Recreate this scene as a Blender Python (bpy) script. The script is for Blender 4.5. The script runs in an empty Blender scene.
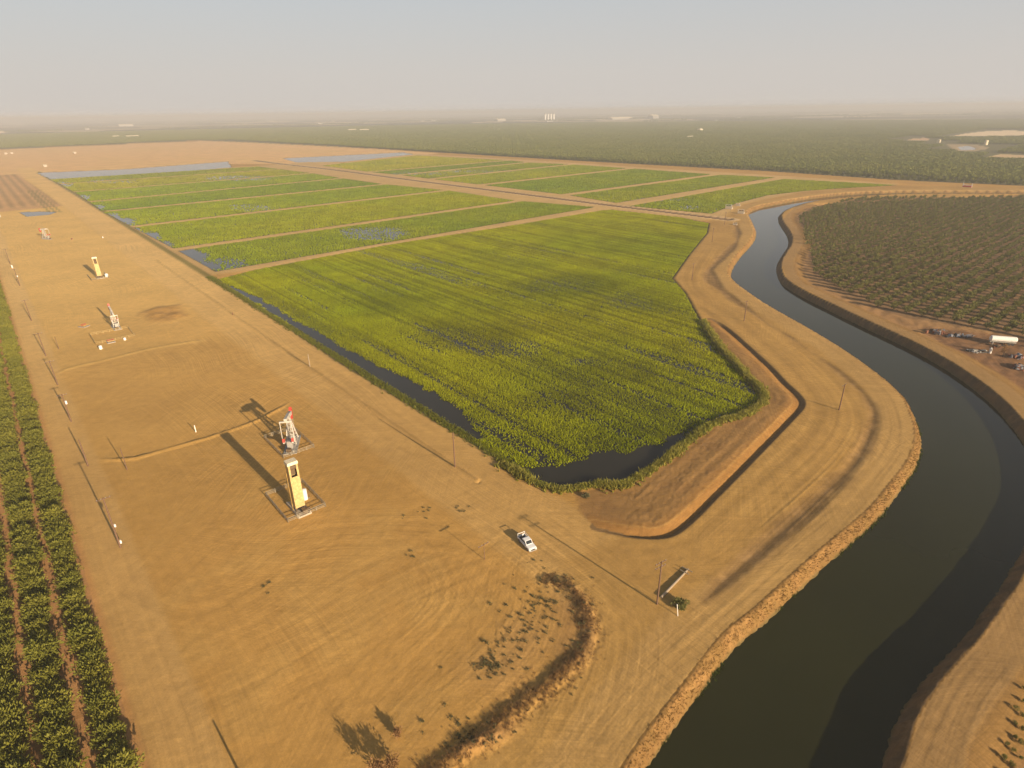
import bpy, math, random
import numpy as np
random.seed(7); rng = np.random.default_rng(7)
sc = bpy.context.scene
COL = sc.collection
PI = math.pi

# ------------------------------------------------------------------ camera
CAM_H = 80.0; FPX = 600.0; W, HH = 1024, 768
ROLL = math.atan(0.0145)
PITCH = math.atan((384 - 110.6) * math.cos(ROLL) / FPX)
cam = bpy.data.cameras.new('camera'); cam_o = bpy.data.objects.new('camera', cam); COL.objects.link(cam_o)
cam.sensor_width = 36; cam.lens = FPX / W * 36; cam.clip_start = 0.5; cam.clip_end = 120000
cam_o.location = (0, 0, CAM_H)
from mathutils import Matrix, Vector, Euler
cam_o.rotation_euler = (Matrix.Rotation(PI / 2 - PITCH, 3, 'X') @ Matrix.Rotation(-ROLL, 3, 'Z')).to_euler()
sc.camera = cam_o

# ------------------------------------------------------------------ sky, sun, exposure
SUN_EL = math.radians(15.0)
SUN_HEAD = math.radians(132.2)          # the way the shadows run (from +X, anticlockwise)
world = bpy.data.worlds.new('World'); sc.world = world; world.use_nodes = True
wn = world.node_tree; wn.nodes.clear()
wo = wn.nodes.new('ShaderNodeOutputWorld'); bg = wn.nodes.new('ShaderNodeBackground')
sky = wn.nodes.new('ShaderNodeTexSky'); sky.sky_type = 'NISHITA'; sky.sun_disc = False
sky.sun_elevation = SUN_EL
_tx, _ty = -math.cos(SUN_HEAD), -math.sin(SUN_HEAD)      # towards the sun
sky.sun_rotation = math.atan2(_tx, _ty)
sky.altitude = 100; sky.air_density = 1.0; sky.dust_density = 4.5; sky.ozone_density = 1.0
# the dust that fills the lower sky: the sky texture greyed and warmed towards the horizon
tc = wn.nodes.new('ShaderNodeTexCoord'); sep = wn.nodes.new('ShaderNodeSeparateXYZ')
ramp = wn.nodes.new('ShaderNodeValToRGB'); mixw = wn.nodes.new('ShaderNodeMix'); mixw.data_type = 'RGBA'
wn.links.new(tc.outputs['Generated'], sep.inputs[0]); wn.links.new(sep.outputs['Z'], ramp.inputs[0])
cr = ramp.color_ramp
cr.elements[0].position = 0.0; cr.elements[0].color = (0.97, 0.97, 0.97, 1)
cr.elements[1].position = 0.42; cr.elements[1].color = (0.80, 0.80, 0.80, 1)
e = cr.elements.new(0.12); e.color = (0.92, 0.92, 0.92, 1)
wn.links.new(ramp.outputs['Color'], mixw.inputs['Factor'])
wn.links.new(sky.outputs[0], mixw.inputs['A'])
ramp2 = wn.nodes.new('ShaderNodeValToRGB'); r2 = ramp2.color_ramp
r2.elements[0].position = 0.0; r2.elements[0].color = (2.98, 2.76, 2.54, 1)
r2.elements[1].position = 0.60; r2.elements[1].color = (0.55, 0.62, 0.70, 1)
for p_, c_ in ((0.05, (2.92, 2.75, 2.58)), (0.14, (2.58, 2.62, 2.65)), (0.30, (1.30, 1.41, 1.53))):
    e = r2.elements.new(p_); e.color = (*c_, 1)
wn.links.new(sep.outputs['Z'], ramp2.inputs[0]); wn.links.new(ramp2.outputs['Color'], mixw.inputs['B'])
wn.links.new(mixw.outputs['Result'], bg.inputs['Color'])
bg.inputs['Strength'].default_value = 0.10
wn.links.new(bg.outputs[0], wo.inputs[0])

sun = bpy.data.lights.new('sun', 'SUN'); sun.energy = 4.2; sun.angle = math.radians(0.55); sun.color = (1.0, 0.80, 0.56)
sun_o = bpy.data.objects.new('sun', sun); COL.objects.link(sun_o)
_d = Vector((math.cos(SUN_HEAD) * math.cos(SUN_EL), math.sin(SUN_HEAD) * math.cos(SUN_EL), -math.sin(SUN_EL)))
sun_o.rotation_euler = _d.to_track_quat('-Z', 'Y').to_euler(); sun_o.location = (60, -70, 120)

sc.view_settings.view_transform = 'Standard'; sc.view_settings.look = 'None'
sc.view_settings.exposure = 1.12; sc.view_settings.gamma = 1.0; sc.view_settings.use_curve_mapping = False
sc.render.engine = 'CYCLES'
cy = sc.cycles
cy.max_bounces = 5; cy.diffuse_bounces = 2; cy.glossy_bounces = 2; cy.transmission_bounces = 2; cy.volume_bounces = 1; cy.transparent_max_bounces = 4
cy.use_adaptive_sampling = True; cy.adaptive_threshold = 0.015; cy.use_denoising = True
HAZE_DENSITY = 0.00025

# ------------------------------------------------------------------ from the photo to the ground
def ray(x, y):
    u = (x - 512) / FPX; v = -(y - 384) / FPX
    c, s = math.cos(ROLL), math.sin(ROLL)
    u, v = u * c + v * s, -u * s + v * c
    cp, sp = math.cos(PITCH), math.sin(PITCH)
    return u, cp + v * sp, -sp + v * cp
def G(x, y, z=0.0):
    a, b, c = ray(x, y); t = (z - CAM_H) / c
    return (a * t, b * t)
def GP(pts, z=0.0): return np.array([G(p[0], p[1], z) for p in pts], float)
def pix(X, Y, Z):
    X = np.asarray(X, float); Y = np.asarray(Y, float); Z = np.asarray(Z, float) - CAM_H
    cp, sp = math.cos(PITCH), math.sin(PITCH)
    f_ = Y * cp - Z * sp; v = (Y * sp + Z * cp) / f_; u = X / f_
    c, s = math.cos(ROLL), math.sin(ROLL)
    u, v = u * c - v * s, u * s + v * c
    return 512 + u * FPX, 384 - v * FPX, f_
A1 = math.radians(130.1)
E1 = np.array([math.cos(A1), math.sin(A1)]); E2 = np.array([math.cos(A1 - PI / 2), math.sin(A1 - PI / 2)])
def UV(u, v): p = u * E1 + v * E2; return (float(p[0]), float(p[1]))
def smooth_line(P, n=6, closed=False):
    P = np.asarray(P, float); out = []; m = len(P)
    for i in range(m if closed else m - 1):
        if closed: p0, p1, p2, p3 = P[i - 1], P[i], P[(i + 1) % m], P[(i + 2) % m]
        else: p0, p1, p2, p3 = P[max(i - 1, 0)], P[i], P[i + 1], P[min(i + 2, m - 1)]
        for k in range(n):
            t = k / n
            out.append(0.5 * (2 * p1 + (p2 - p0) * t + (2 * p0 - 5 * p1 + 4 * p2 - p3) * t * t + (3 * p1 - p0 - 3 * p2 + p3) * t ** 3))
    if not closed: out.append(P[-1])
    return np.array(out)

# ------------------------------------------------------------------ numpy helpers
_tab = rng.random((256, 256))
def vnoise(x, y, seed=0):
    x = np.asarray(x, float) + seed * 17.31; y = np.asarray(y, float) + seed * 9.77
    i = np.floor(x).astype(int); j = np.floor(y).astype(int); fx = x - i; fy = y - j
    fx = fx * fx * (3 - 2 * fx); fy = fy * fy * (3 - 2 * fy)
    i &= 255; j &= 255; i1 = (i + 1) & 255; j1 = (j + 1) & 255
    return (_tab[i, j] * (1 - fx) + _tab[i1, j] * fx) * (1 - fy) + (_tab[i, j1] * (1 - fx) + _tab[i1, j1] * fx) * fy
def fbm(x, y, seed=0, o=3):
    s = 0; a = 0.5; t = 0
    for k in range(o):
        s = s + a * vnoise(x * 2 ** k, y * 2 ** k, seed + k); t += a; a *= 0.5
    return s / t
def sstep(a, b, x): t = np.clip((x - a) / (b - a), 0, 1); return t * t * (3 - 2 * t)
def sd_poly(X, Y, poly, margin=15.0):
    """signed distance to a polygon (negative inside), 'margin' where farther than that"""
    poly = np.asarray(poly, float); out = np.full(X.shape, float(margin))
    lo = poly.min(0) - margin; hi = poly.max(0) + margin
    idx = np.nonzero((X > lo[0]) & (X < hi[0]) & (Y > lo[1]) & (Y < hi[1]))[0]
    if not len(idx): return out
    x, y = X[idx], Y[idx]; d2 = np.full(len(idx), margin ** 2 * 1e4); ins = np.zeros(len(idx), bool)
    a = poly; b = np.roll(poly, -1, 0)
    for (ax, ay), (bx, by) in zip(a, b):
        dx, dy = bx - ax, by - ay; L = dx * dx + dy * dy + 1e-12
        t = np.clip(((x - ax) * dx + (y - ay) * dy) / L, 0, 1)
        d2 = np.minimum(d2, (x - ax - t * dx) ** 2 + (y - ay - t * dy) ** 2)
        c = (ay > y) != (by > y)
        ins ^= c & (x < dx * (y - ay) / (dy if abs(dy) > 1e-12 else 1e-12) + ax)
    d = np.sqrt(d2); out[idx] = np.where(ins, -d, np.minimum(d, margin))
    return out
def d_line(X, Y, line, margin=20.0):
    """distance, along-length, side for the points near a polyline; returns idx, d, s, signed"""
    line = np.asarray(line, float); lo = line.min(0) - margin; hi = line.max(0) + margin
    idx = np.nonzero((X > lo[0]) & (X < hi[0]) & (Y > lo[1]) & (Y < hi[1]))[0]
    x, y = X[idx], Y[idx]; best = np.full(len(idx), 1e18); S = np.zeros(len(idx)); sg = np.ones(len(idx)); acc = 0
    for (ax, ay), (bx, by) in zip(line[:-1], line[1:]):
        dx, dy = bx - ax, by - ay; L = dx * dx + dy * dy + 1e-12; l = math.sqrt(L)
        t = np.clip(((x - ax) * dx + (y - ay) * dy) / L, 0, 1)
        d2 = (x - ax - t * dx) ** 2 + (y - ay - t * dy) ** 2; m = d2 < best
        best[m] = d2[m]; S[m] = acc + t[m] * l; sg[m] = np.sign((dx * (y - ay) - dy * (x - ax)))[m]; acc += l
    d = np.sqrt(best); k = d < margin
    return idx[k], d[k], S[k], sg[k] * d[k]

# ------------------------------------------------------------------ materials
def new_mat(name):
    m = bpy.data.materials.new(name); m.use_nodes = True; nt = m.node_tree
    return m, nt, nt.nodes['Principled BSDF']
def N(nt, t, **kw):
    n = nt.nodes.new(t)
    for k, v in kw.items(): setattr(n, k, v)
    return n
def noise_fac(nt, scale, detail=3, coords='Object', rough=0.55):
    t = N(nt, 'ShaderNodeTexCoord'); n = N(nt, 'ShaderNodeTexNoise'); n.inputs['Scale'].default_value = scale
    n.inputs['Detail'].default_value = detail; n.inputs['Roughness'].default_value = rough
    nt.links.new(t.outputs[coords], n.inputs['Vector']); return n.outputs['Fac']
def vary(nt, col_sock, fac, lo, hi):
    mr = N(nt, 'ShaderNodeMapRange'); mr.inputs['From Min'].default_value = 0.28; mr.inputs['From Max'].default_value = 0.72
    mr.inputs['To Min'].default_value = lo; mr.inputs['To Max'].default_value = hi
    nt.links.new(fac, mr.inputs['Value'])
    mx = N(nt, 'ShaderNodeVectorMath', operation='SCALE'); nt.links.new(col_sock, mx.inputs[0]); nt.links.new(mr.outputs[0], mx.inputs['Scale'])
    return mx.outputs[0]
def plain(name, col, rough=0.6, metal=0.0, scale=2.0, amt=0.16, spec=0.4):
    m, nt, b = new_mat(name); rgb = N(nt, 'ShaderNodeRGB'); rgb.outputs[0].default_value = (*col, 1)
    o = vary(nt, rgb.outputs[0], noise_fac(nt, scale, 4), 1 - amt, 1 + amt * 0.7)
    nt.links.new(o, b.inputs['Base Color']); b.inputs['Roughness'].default_value = rough; b.inputs['Metallic'].default_value = metal
    b.inputs['Specular IOR Level'].default_value = spec
    return m
def soil_mat():
    m, nt, b = new_mat('soil'); a = N(nt, 'ShaderNodeAttribute', attribute_name='tint')
    o = vary(nt, a.outputs['Color'], noise_fac(nt, 0.035, 4), 0.90, 1.10)
    o = vary(nt, o, noise_fac(nt, 0.35, 5, rough=0.65), 0.90, 1.10)
    o = vary(nt, o, noise_fac(nt, 3.0, 6, rough=0.8), 0.84, 1.14)
    # wheel and drag marks running three ways, fading in and out
    tcs = N(nt, 'ShaderNodeTexCoord')
    for k, (ang_, sx, sy, amp) in enumerate(((A1, 0.035, 2.2, 0.10), (A1 - 0.95, 0.05, 1.9, 0.09), (A1 + 0.85, 0.045, 2.6, 0.09), (A1 - PI / 2, 0.06, 3.2, 0.07))):
        mp = N(nt, 'ShaderNodeMapping', vector_type='TEXTURE'); mp.inputs['Rotation'].default_value = (0, 0, ang_); mp.inputs['Scale'].default_value = (1 / sx, 1 / sy, 1); mp.inputs['Location'].default_value = (13.0 * k, 7.0 * k, 0)
        dn = N(nt, 'ShaderNodeTexNoise'); dn.inputs['Scale'].default_value = 0.012 + 0.003 * k; dn.inputs['Detail'].default_value = 1
        nt.links.new(tcs.outputs['Object'], dn.inputs['Vector'])
        wv = N(nt, 'ShaderNodeVectorMath', operation='MULTIPLY_ADD'); wv.inputs[1].default_value = (26, 26, 0); nt.links.new(dn.outputs['Color'], wv.inputs[0]); nt.links.new(tcs.outputs['Object'], wv.inputs[2])
        nt.links.new(wv.outputs[0], mp.inputs['Vector'])
        st = N(nt, 'ShaderNodeTexNoise'); st.inputs['Scale'].default_value = 1.0; st.inputs['Detail'].default_value = 3; st.inputs['Roughness'].default_value = 0.65; nt.links.new(mp.outputs[0], st.inputs['Vector'])
        mk = N(nt, 'ShaderNodeMapRange'); mk.inputs['From Min'].default_value = 0.42; mk.inputs['From Max'].default_value = 0.62; nt.links.new(noise_fac(nt, 0.016 + 0.005 * k, 2), mk.inputs['Value'])
        ml = N(nt, 'ShaderNodeMath', operation='SUBTRACT'); ml.inputs[1].default_value = 0.5; nt.links.new(st.outputs['Fac'], ml.inputs[0])
        mm = N(nt, 'ShaderNodeMath', operation='MULTIPLY'); nt.links.new(ml.outputs[0], mm.inputs[0]); nt.links.new(mk.outputs[0], mm.inputs[1])
        ma = N(nt, 'ShaderNodeMath', operation='MULTIPLY_ADD'); ma.inputs[1].default_value = amp * 8; ma.inputs[2].default_value = 1.0; nt.links.new(mm.outputs[0], ma.inputs[0])
        sc_ = N(nt, 'ShaderNodeVectorMath', operation='SCALE'); nt.links.new(o, sc_.inputs[0]); nt.links.new(ma.outputs[0], sc_.inputs['Scale']); o = sc_.outputs[0]
    nt.links.new(o, b.inputs['Base Color']); b.inputs['Roughness'].default_value = 0.95; b.inputs['Specular IOR Level'].default_value = 0.1
    bp = N(nt, 'ShaderNodeBump'); bp.inputs['Distance'].default_value = 0.12; bp.inputs['Strength'].default_value = 0.6
    nt.links.new(noise_fac(nt, 1.3, 8, rough=0.78), bp.inputs['Height']); nt.links.new(bp.outputs[0], b.inputs['Normal'])
    return m
def water_mat(name, col, rough, wave, ws):
    m, nt, b = new_mat(name); rgb = N(nt, 'ShaderNodeRGB'); rgb.outputs[0].default_value = (*col, 1)
    o = vary(nt, rgb.outputs[0], noise_fac(nt, 0.03, 3), 0.85, 1.15)
    nt.links.new(o, b.inputs['Base Color']); b.inputs['Roughness'].default_value = rough; b.inputs['IOR'].default_value = 1.33
    bp = N(nt, 'ShaderNodeBump'); bp.inputs['Distance'].default_value = 0.05; bp.inputs['Strength'].default_value = wave
    nt.links.new(noise_fac(nt, ws, 3), bp.inputs['Height']); nt.links.new(bp.outputs[0], b.inputs['Normal'])
    return m
def leaf_mat(name, col, col2, attr=False, transl=0.25, spec=0.2):
    m, nt, b = new_mat(name)
    if attr: o = N(nt, 'ShaderNodeAttribute', attribute_name='tint').outputs['Color']
    else:
        oi = N(nt, 'ShaderNodeObjectInfo'); mx = N(nt, 'ShaderNodeMix', data_type='RGBA')
        mx.inputs['A'].default_value = (*col, 1); mx.inputs['B'].default_value = (*col2, 1)
        ad = N(nt, 'ShaderNodeMath', operation='MULTIPLY_ADD'); nt.links.new(oi.outputs['Random'], ad.inputs[0]); ad.inputs[1].default_value = 0.5
        sb = N(nt, 'ShaderNodeMath', operation='MULTIPLY'); nt.links.new(noise_fac(nt, 0.9, 3), sb.inputs[0]); sb.inputs[1].default_value = 0.5
        nt.links.new(sb.outputs[0], ad.inputs[2]); nt.links.new(ad.outputs[0], mx.inputs['Factor']); o = mx.outputs['Result']
    o = vary(nt, o, noise_fac(nt, 3.0, 2), 0.8, 1.2)
    nt.links.new(o, b.inputs['Base Color']); b.inputs['Roughness'].default_value = 0.65; b.inputs['Specular IOR Level'].default_value = spec
    if transl:
        tr = N(nt, 'ShaderNodeBsdfTranslucent'); nt.links.new(o, tr.inputs['Color']); ms = N(nt, 'ShaderNodeMixShader'); ms.inputs[0].default_value = transl
        out = nt.nodes['Material Output']; nt.links.new(b.outputs[0], ms.inputs[1]); nt.links.new(tr.outputs[0], ms.inputs[2]); nt.links.new(ms.outputs[0], out.inputs[0])
    return m
M = dict(
    soil=soil_mat(),
    canal=water_mat('canal_water', (0.0245, 0.0255, 0.006), 0.04, 0.06, 0.35),
    flood=water_mat('flood_water', (0.028, 0.026, 0.018), 0.06, 0.05, 0.8),
    crop=leaf_mat('crop_leaf', None, None, True, 0.4, 0.06),
    tree=leaf_mat('orchard_leaf', (0.130, 0.140, 0.020), (0.240, 0.222, 0.030)),
    nut=leaf_mat('nut_leaf', (0.125, 0.132, 0.030), (0.175, 0.165, 0.040)),
    grove=leaf_mat('grove_leaf', (0.115, 0.140, 0.024), (0.165, 0.172, 0.032), False, 0.15),
    reed=leaf_mat('reed_leaf', (0.16, 0.165, 0.045), (0.22, 0.20, 0.06)),
    weed=leaf_mat('weed_leaf', (0.11, 0.115, 0.05), (0.17, 0.15, 0.07)),
    dry=leaf_mat('dry_brush', (0.24, 0.13, 0.055), (0.36, 0.22, 0.09)),
    straw=leaf_mat('bank_straw', (0.42, 0.27, 0.10), (0.30, 0.17, 0.06)),
    bark=plain('bark', (0.12, 0.085, 0.06), 0.9),
    wood=plain('pole_wood', (0.15, 0.088, 0.055), 0.9, scale=5),
    greywood=plain('weathered_wood', (0.30, 0.24, 0.17), 0.9, scale=5),
    yellow=plain('yellow_paint', (0.52, 0.375, 0.16), 0.55, amt=0.3),
    yellow2=plain('dark_yellow_paint', (0.50, 0.32, 0.09), 0.5),
    cream=plain('cream_paint', (0.72, 0.62, 0.44), 0.5),
    white=plain('white_paint', (0.78, 0.76, 0.72), 0.4),
    pumpwhite=plain('weathered_white_paint', (0.50, 0.46, 0.40), 0.6, scale=1.5, amt=0.4),
    carwhite=plain('car_paint', (0.80, 0.80, 0.80), 0.22, scale=1, amt=0.06, spec=0.6),
    red=plain('red_paint', (0.50, 0.06, 0.04), 0.5),
    grey=plain('grey_steel', (0.36, 0.34, 0.31), 0.55, 0.2),
    rail=plain('galvanised_rail', (0.33, 0.28, 0.20), 0.7, 0.1),
    conc=plain('concrete', (0.40, 0.34, 0.26), 0.9),
    dark=plain('dark_rubber', (0.03, 0.028, 0.026), 0.7),
    brown=plain('dark_opening', (0.13, 0.085, 0.045), 0.8),
    glass=plain('dark_glass', (0.03, 0.035, 0.04), 0.08, spec=0.7),
    rust=plain('rusty_iron', (0.22, 0.09, 0.05), 0.85),
    blue=plain('blue_tarp', (0.22, 0.27, 0.36), 0.6),
    bluegrey=plain('grey_scrap', (0.20, 0.20, 0.22), 0.7),
    chrome=plain('lamp_lens', (0.75, 0.72, 0.66), 0.15),
)

# ------------------------------------------------------------------ object helpers
def link(o): COL.objects.link(o); return o
def thing(name, label, cat, loc=(0, 0, 0), rotz=0.0, group=None):
    o = link(bpy.data.objects.new(name, None)); o.location = loc; o.rotation_euler = (0, 0, rotz)
    o['label'] = label; o['category'] = cat
    if group: o['group'] = group
    return o
def tag(o, label, cat, group=None, kind=None):
    o['label'] = label; o['category'] = cat
    if group: o['group'] = group
    if kind: o['kind'] = kind
    return o
def np_mesh(name, V, F, mats, tint=None, smooth=False, mat_idx=None):
    V = np.asarray(V, np.float32); F = np.asarray(F, np.int32); k = F.shape[1]
    me = bpy.data.meshes.new(name); me.vertices.add(len(V)); me.vertices.foreach_set('co', V.ravel())
    me.loops.add(F.size); me.loops.foreach_set('vertex_index', F.ravel())
    me.polygons.add(len(F)); me.polygons.foreach_set('loop_start', np.arange(0, F.size, k, dtype=np.int32))
    try: me.polygons.foreach_set('loop_total', np.full(len(F), k, np.int32))
    except Exception: pass
    if mat_idx is not None: me.polygons.foreach_set('material_index', np.asarray(mat_idx, np.int32))
    me.polygons.foreach_set('use_smooth', np.full(len(F), smooth, bool))
    if tint is not None:
        a = me.attributes.new('tint', 'FLOAT_COLOR', 'POINT'); c = np.ones((len(V), 4), np.float32); c[:, :3] = tint
        a.data.foreach_set('color', c.ravel())
    for m in (mats if isinstance(mats, (list, tuple)) else [mats]): me.materials.append(m)
    me.update(calc_edges=True); return me
def np_obj(name, *a, **k): return link(bpy.data.objects.new(name, np_mesh(name, *a, **k)))
class MB:
    def __init__(s): s.v = []; s.f = []; s.m = []
    def add(s, vs, fs, mi=0):
        b = len(s.v); s.v += [tuple(map(float, p)) for p in vs]; s.f += [tuple(i + b for i in f) for f in fs]; s.m += [mi] * len(fs); return s
    def box(s, c, size, rz=0.0, mi=0, taper=1.0, bev=0.0):
        x, y, z = [q / 2 for q in size]; vs = []
        for sz, k in ((-z, 1.0), (z, taper)):
            for sx, sy in ((-x, -y), (x, -y), (x, y), (-x, y)):
                px, py = sx * k, sy * k
                vs.append((c[0] + px * math.cos(rz) - py * math.sin(rz), c[1] + px * math.sin(rz) + py * math.cos(rz), c[2] + sz))
        return s.add(vs, [(0, 3, 2, 1), (4, 5, 6, 7), (0, 1, 5, 4), (1, 2, 6, 5), (2, 3, 7, 6), (3, 0, 4, 7)], mi)
    def tube(s, p0, p1, r0, r1=None, n=8, mi=0):
        r1 = r0 if r1 is None else r1; p0 = Vector(p0); p1 = Vector(p1); d = (p1 - p0).normalized()
        a = d.orthogonal().normalized(); b = d.cross(a); vs = []
        for p, r in ((p0, r0), (p1, r1)):
            for k in range(n):
                t = 2 * PI * k / n; vs.append(p + a * (r * math.cos(t)) + b * (r * math.sin(t)))
        fs = [(k, (k + 1) % n, n + (k + 1) % n, n + k) for k in range(n)] + [tuple(range(n - 1, -1, -1)), tuple(range(n, 2 * n))]
        return s.add(vs, fs, mi)
    def bar(s, p0, p1, w, h, mi=0):
        p0 = Vector(p0); p1 = Vector(p1); d = (p1 - p0).normalized(); up = Vector((0, 0, 1))
        if abs(d.z) > 0.95: up = Vector((1, 0, 0))
        a = d.cross(up).normalized() * (w / 2); b = a.cross(d).normalized() * (h / 2)
        vs = [p + q for p in (p0, p1) for q in (-a - b, a - b, a + b, -a + b)]
        return s.add(vs, [(0, 3, 2, 1), (4, 5, 6, 7), (0, 1, 5, 4), (1, 2, 6, 5), (2, 3, 7, 6), (3, 0, 4, 7)], mi)
    def prism(s, prof, y0, y1, mi=0):
        """profile in x,z pushed from y0 to y1"""
        n = len(prof); vs = [(x, y0, z) for x, z in prof] + [(x, y1, z) for x, z in prof]
        fs = [(k, (k + 1) % n, n + (k + 1) % n, n + k) for k in range(n)] + [tuple(range(n - 1, -1, -1)), tuple(range(n, 2 * n))]
        return s.add(vs, fs, mi)
    def mesh(s, name, mats, smooth=False):
        me = bpy.data.meshes.new(name); me.from_pydata(s.v, [], s.f)
        for m in (mats if isinstance(mats, (list, tuple)) else [mats]): me.materials.append(m)
        me.polygons.foreach_set('material_index', s.m); me.polygons.foreach_set('use_smooth', [smooth] * len(s.f)); me.update(); return me
    def build(s, name, mats, parent=None, bevel=0.0, smooth=False):
        o = link(bpy.data.objects.new(name, s.mesh(name, mats, smooth)))
        if parent: o.parent = parent
        if bevel:
            b = o.modifiers.new('bevel', 'BEVEL'); b.width = bevel; b.segments = 2; b.limit_method = 'ANGLE'
        return o
def kids(o): return [c for c in bpy.data.objects if c.parent == o]

# ================================================================== THE LAND
CANAL_Z = -2.5; FLOOD_Z = -0.38
left_crest = [(575, 840), (623, 768), (652, 726), (687, 681), (724, 634), (752, 611), (768, 597), (818, 552), (868, 510), (893, 480), (908, 460), (915, 440), (913, 420), (901, 395), (874, 371), (843, 349), (805, 326), (768, 305), (747, 291), (732, 279), (728, 269), (737, 254), (750, 240), (754, 230), (750, 219), (747, 211), (757, 206), (768, 203.5), (805, 197), (850, 192.3), (898, 190.8), (943, 190.6), (1024, 190.8), (1180, 191)]
right_crest = [(1180, 194.0), (1024, 193.6), (943, 193.4), (898, 193.8), (870, 195.2), (850, 196.8), (820, 200), (797, 205.5), (783, 212), (782, 220), (790, 232), (792, 242), (786, 252), (781, 262), (782, 272), (787, 280), (805, 291), (830, 303), (868, 321), (908, 339), (943, 357), (973, 376), (998, 395), (1018, 415), (1040, 445), (1055, 490), (1045, 530), (1020, 578), (1003, 603), (983, 631), (963, 653), (945, 673), (928, 696), (915, 718), (908, 741), (900, 768), (870, 860)]
LC = smooth_line(GP(left_crest), 4); RC = smooth_line(GP(right_crest), 4)
CANAL = np.vstack([LC, RC])

main_field = GP([(216, 279), (256, 307), (338, 363), (431, 420), (512, 469), (545, 487), (562, 489), (597, 483), (620, 485), (642, 473), (667, 457), (704, 428), (744, 413), (762, 401), (760, 390), (746, 378), (736, 365), (721, 350), (708, 332), (702, 320), (687, 293), (674, 278), (690, 255), (708, 233), (710, 223), (680, 217), (612, 209.5), (602, 210), (512, 225), (384, 245), (256, 269)])
sepL = [(212, 274), (170, 250), (127, 227), (97, 212), (85, 202), (70, 192), (55, 184), (46, 179.2)]
sepR = [(602, 207), (520, 200.6), (448, 190), (386, 184), (343, 178), (313, 173), (281, 169), (258, 166.2)]
sepLx = GP(sepL); sepRx = GP(sepR)
fields = [main_field]
def shrink_quad(a, b, c, d, near, far, l, r):
    """a,b the near-left/right corners, c,d the far-right/left corners, pulled in by metres"""
    a, b, c, d = map(np.array, (a, b, c, d))
    def unit(q): return q / np.linalg.norm(q)
    a2 = a + unit(d - a) * near + unit(b - a) * l; b2 = b + unit(c - b) * near - unit(b - a) * r
    c2 = c - unit(c - b) * far - unit(c - d) * r; d2 = d - unit(d - a) * far + unit(c - d) * l
    return np.array([a2, b2, c2, d2])
for i in range(7):
    fields.append(shrink_quad(sepLx[i], sepRx[i], sepRx[i + 1], sepLx[i + 1], 5, 5, 3, 2))
nearR = GP([(617, 204), (562, 195), (478, 185), (428, 179), (396, 175), (366, 172), (318, 165.5)])
farR = GP([(783, 177), (719, 174), (634, 168), (574, 164), (530, 162), (512, 160), (418, 155)])
for i in range(6):
    fields.append(shrink_quad(nearR[i], farR[i], farR[i + 1], nearR[i + 1], 6, 6, 5, 8))
fields.append(GP([(628, 206), (712, 213.5), (737, 203), (768, 195), (805, 190.7), (843, 188), (898, 185), (783, 178.8)]))
pond1 = GP([(36, 172.6), (50, 180), (150, 174), (232, 167.2), (228, 161.3), (125, 169)])
pond2 = GP([(282, 158.2), (403, 152.2), (414, 154.2), (345, 161.5), (296, 162.2)])
pond3 = GP([(18, 212), (26, 216.5), (50, 214.3), (58, 211.6), (38, 211)])
ponds = [pond1, pond2, pond3]
farpond = GP([(957, 147), (961, 150), (974, 150), (976, 148), (968, 145.5)])
midroad = smooth_line(GP([(728, 219.5), (712, 217.5), (612, 205.5), (512, 192.8), (411, 180), (331, 169.5), (273, 163), (255, 160.5)]), 4)

LX, LY = [], []
fine = np.radians(np.arange(-62, 62.001, 0.12)); coarse = np.radians(np.arange(66, 297, 4.0))
theta = np.concatenate([fine, coarse])
rr = [18.0]
while rr[-1] < 260: rr.append(rr[-1] * 1.0042)
while rr[-1] < 1500: rr.append(rr[-1] * 1.006)
while rr[-1] < 42000: rr.append(rr[-1] * 1.03)
rr = np.array(rr); nr, ntH = len(rr), len(theta)
R2, T2 = np.meshgrid(rr, theta, indexing='ij')
X = (R2 * np.sin(T2)).ravel(); Y = (R2 * np.cos(T2)).ravel(); Rr = R2.ravel()
U = X * E1[0] + Y * E1[1]; Vv = X * E2[0] + Y * E2[1]
cell = np.maximum(Rr * 0.0045, 0.05)

ZON = ['ground', 'dirt_road', 'canal_bank', 'field_soil', 'levee_path', 'orchard_soil']
zone = np.zeros(len(X), np.int8)
Z = np.zeros(len(X))
C = np.empty((len(X), 3)); C[:] = (0.410, 0.237, 0.076)
def paint(m, col, zn=None):
    global C
    C += (np.asarray(col) - C) * m[:, None]
    if zn is not None: zone[m > 0.5] = ZON.index(zn)
def paint_i(idx, m, col, zn=None):
    C[idx] += (np.asarray(col) - C[idx]) * m[:, None]
    if zn is not None: zone[idx[m > 0.5]] = ZON.index(zn)
def shade_i(idx, k): C[idx] *= k[:, None]

n_big = fbm(X / 60, Y / 60, 1); n_mid = fbm(X / 11, Y / 11, 2); n_small = fbm(X / 2.3, Y / 2.3, 3)
wob = (n_mid - 0.5) * 5
# pad: ochre nearer, bright haze painted into the colour farther back; scuffed patches
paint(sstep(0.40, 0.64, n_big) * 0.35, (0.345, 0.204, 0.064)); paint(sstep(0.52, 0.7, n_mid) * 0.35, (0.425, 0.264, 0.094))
paint(sstep(110, 420, U) * (Vv < 75) * 0.85, (0.63, 0.415, 0.160))
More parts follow.
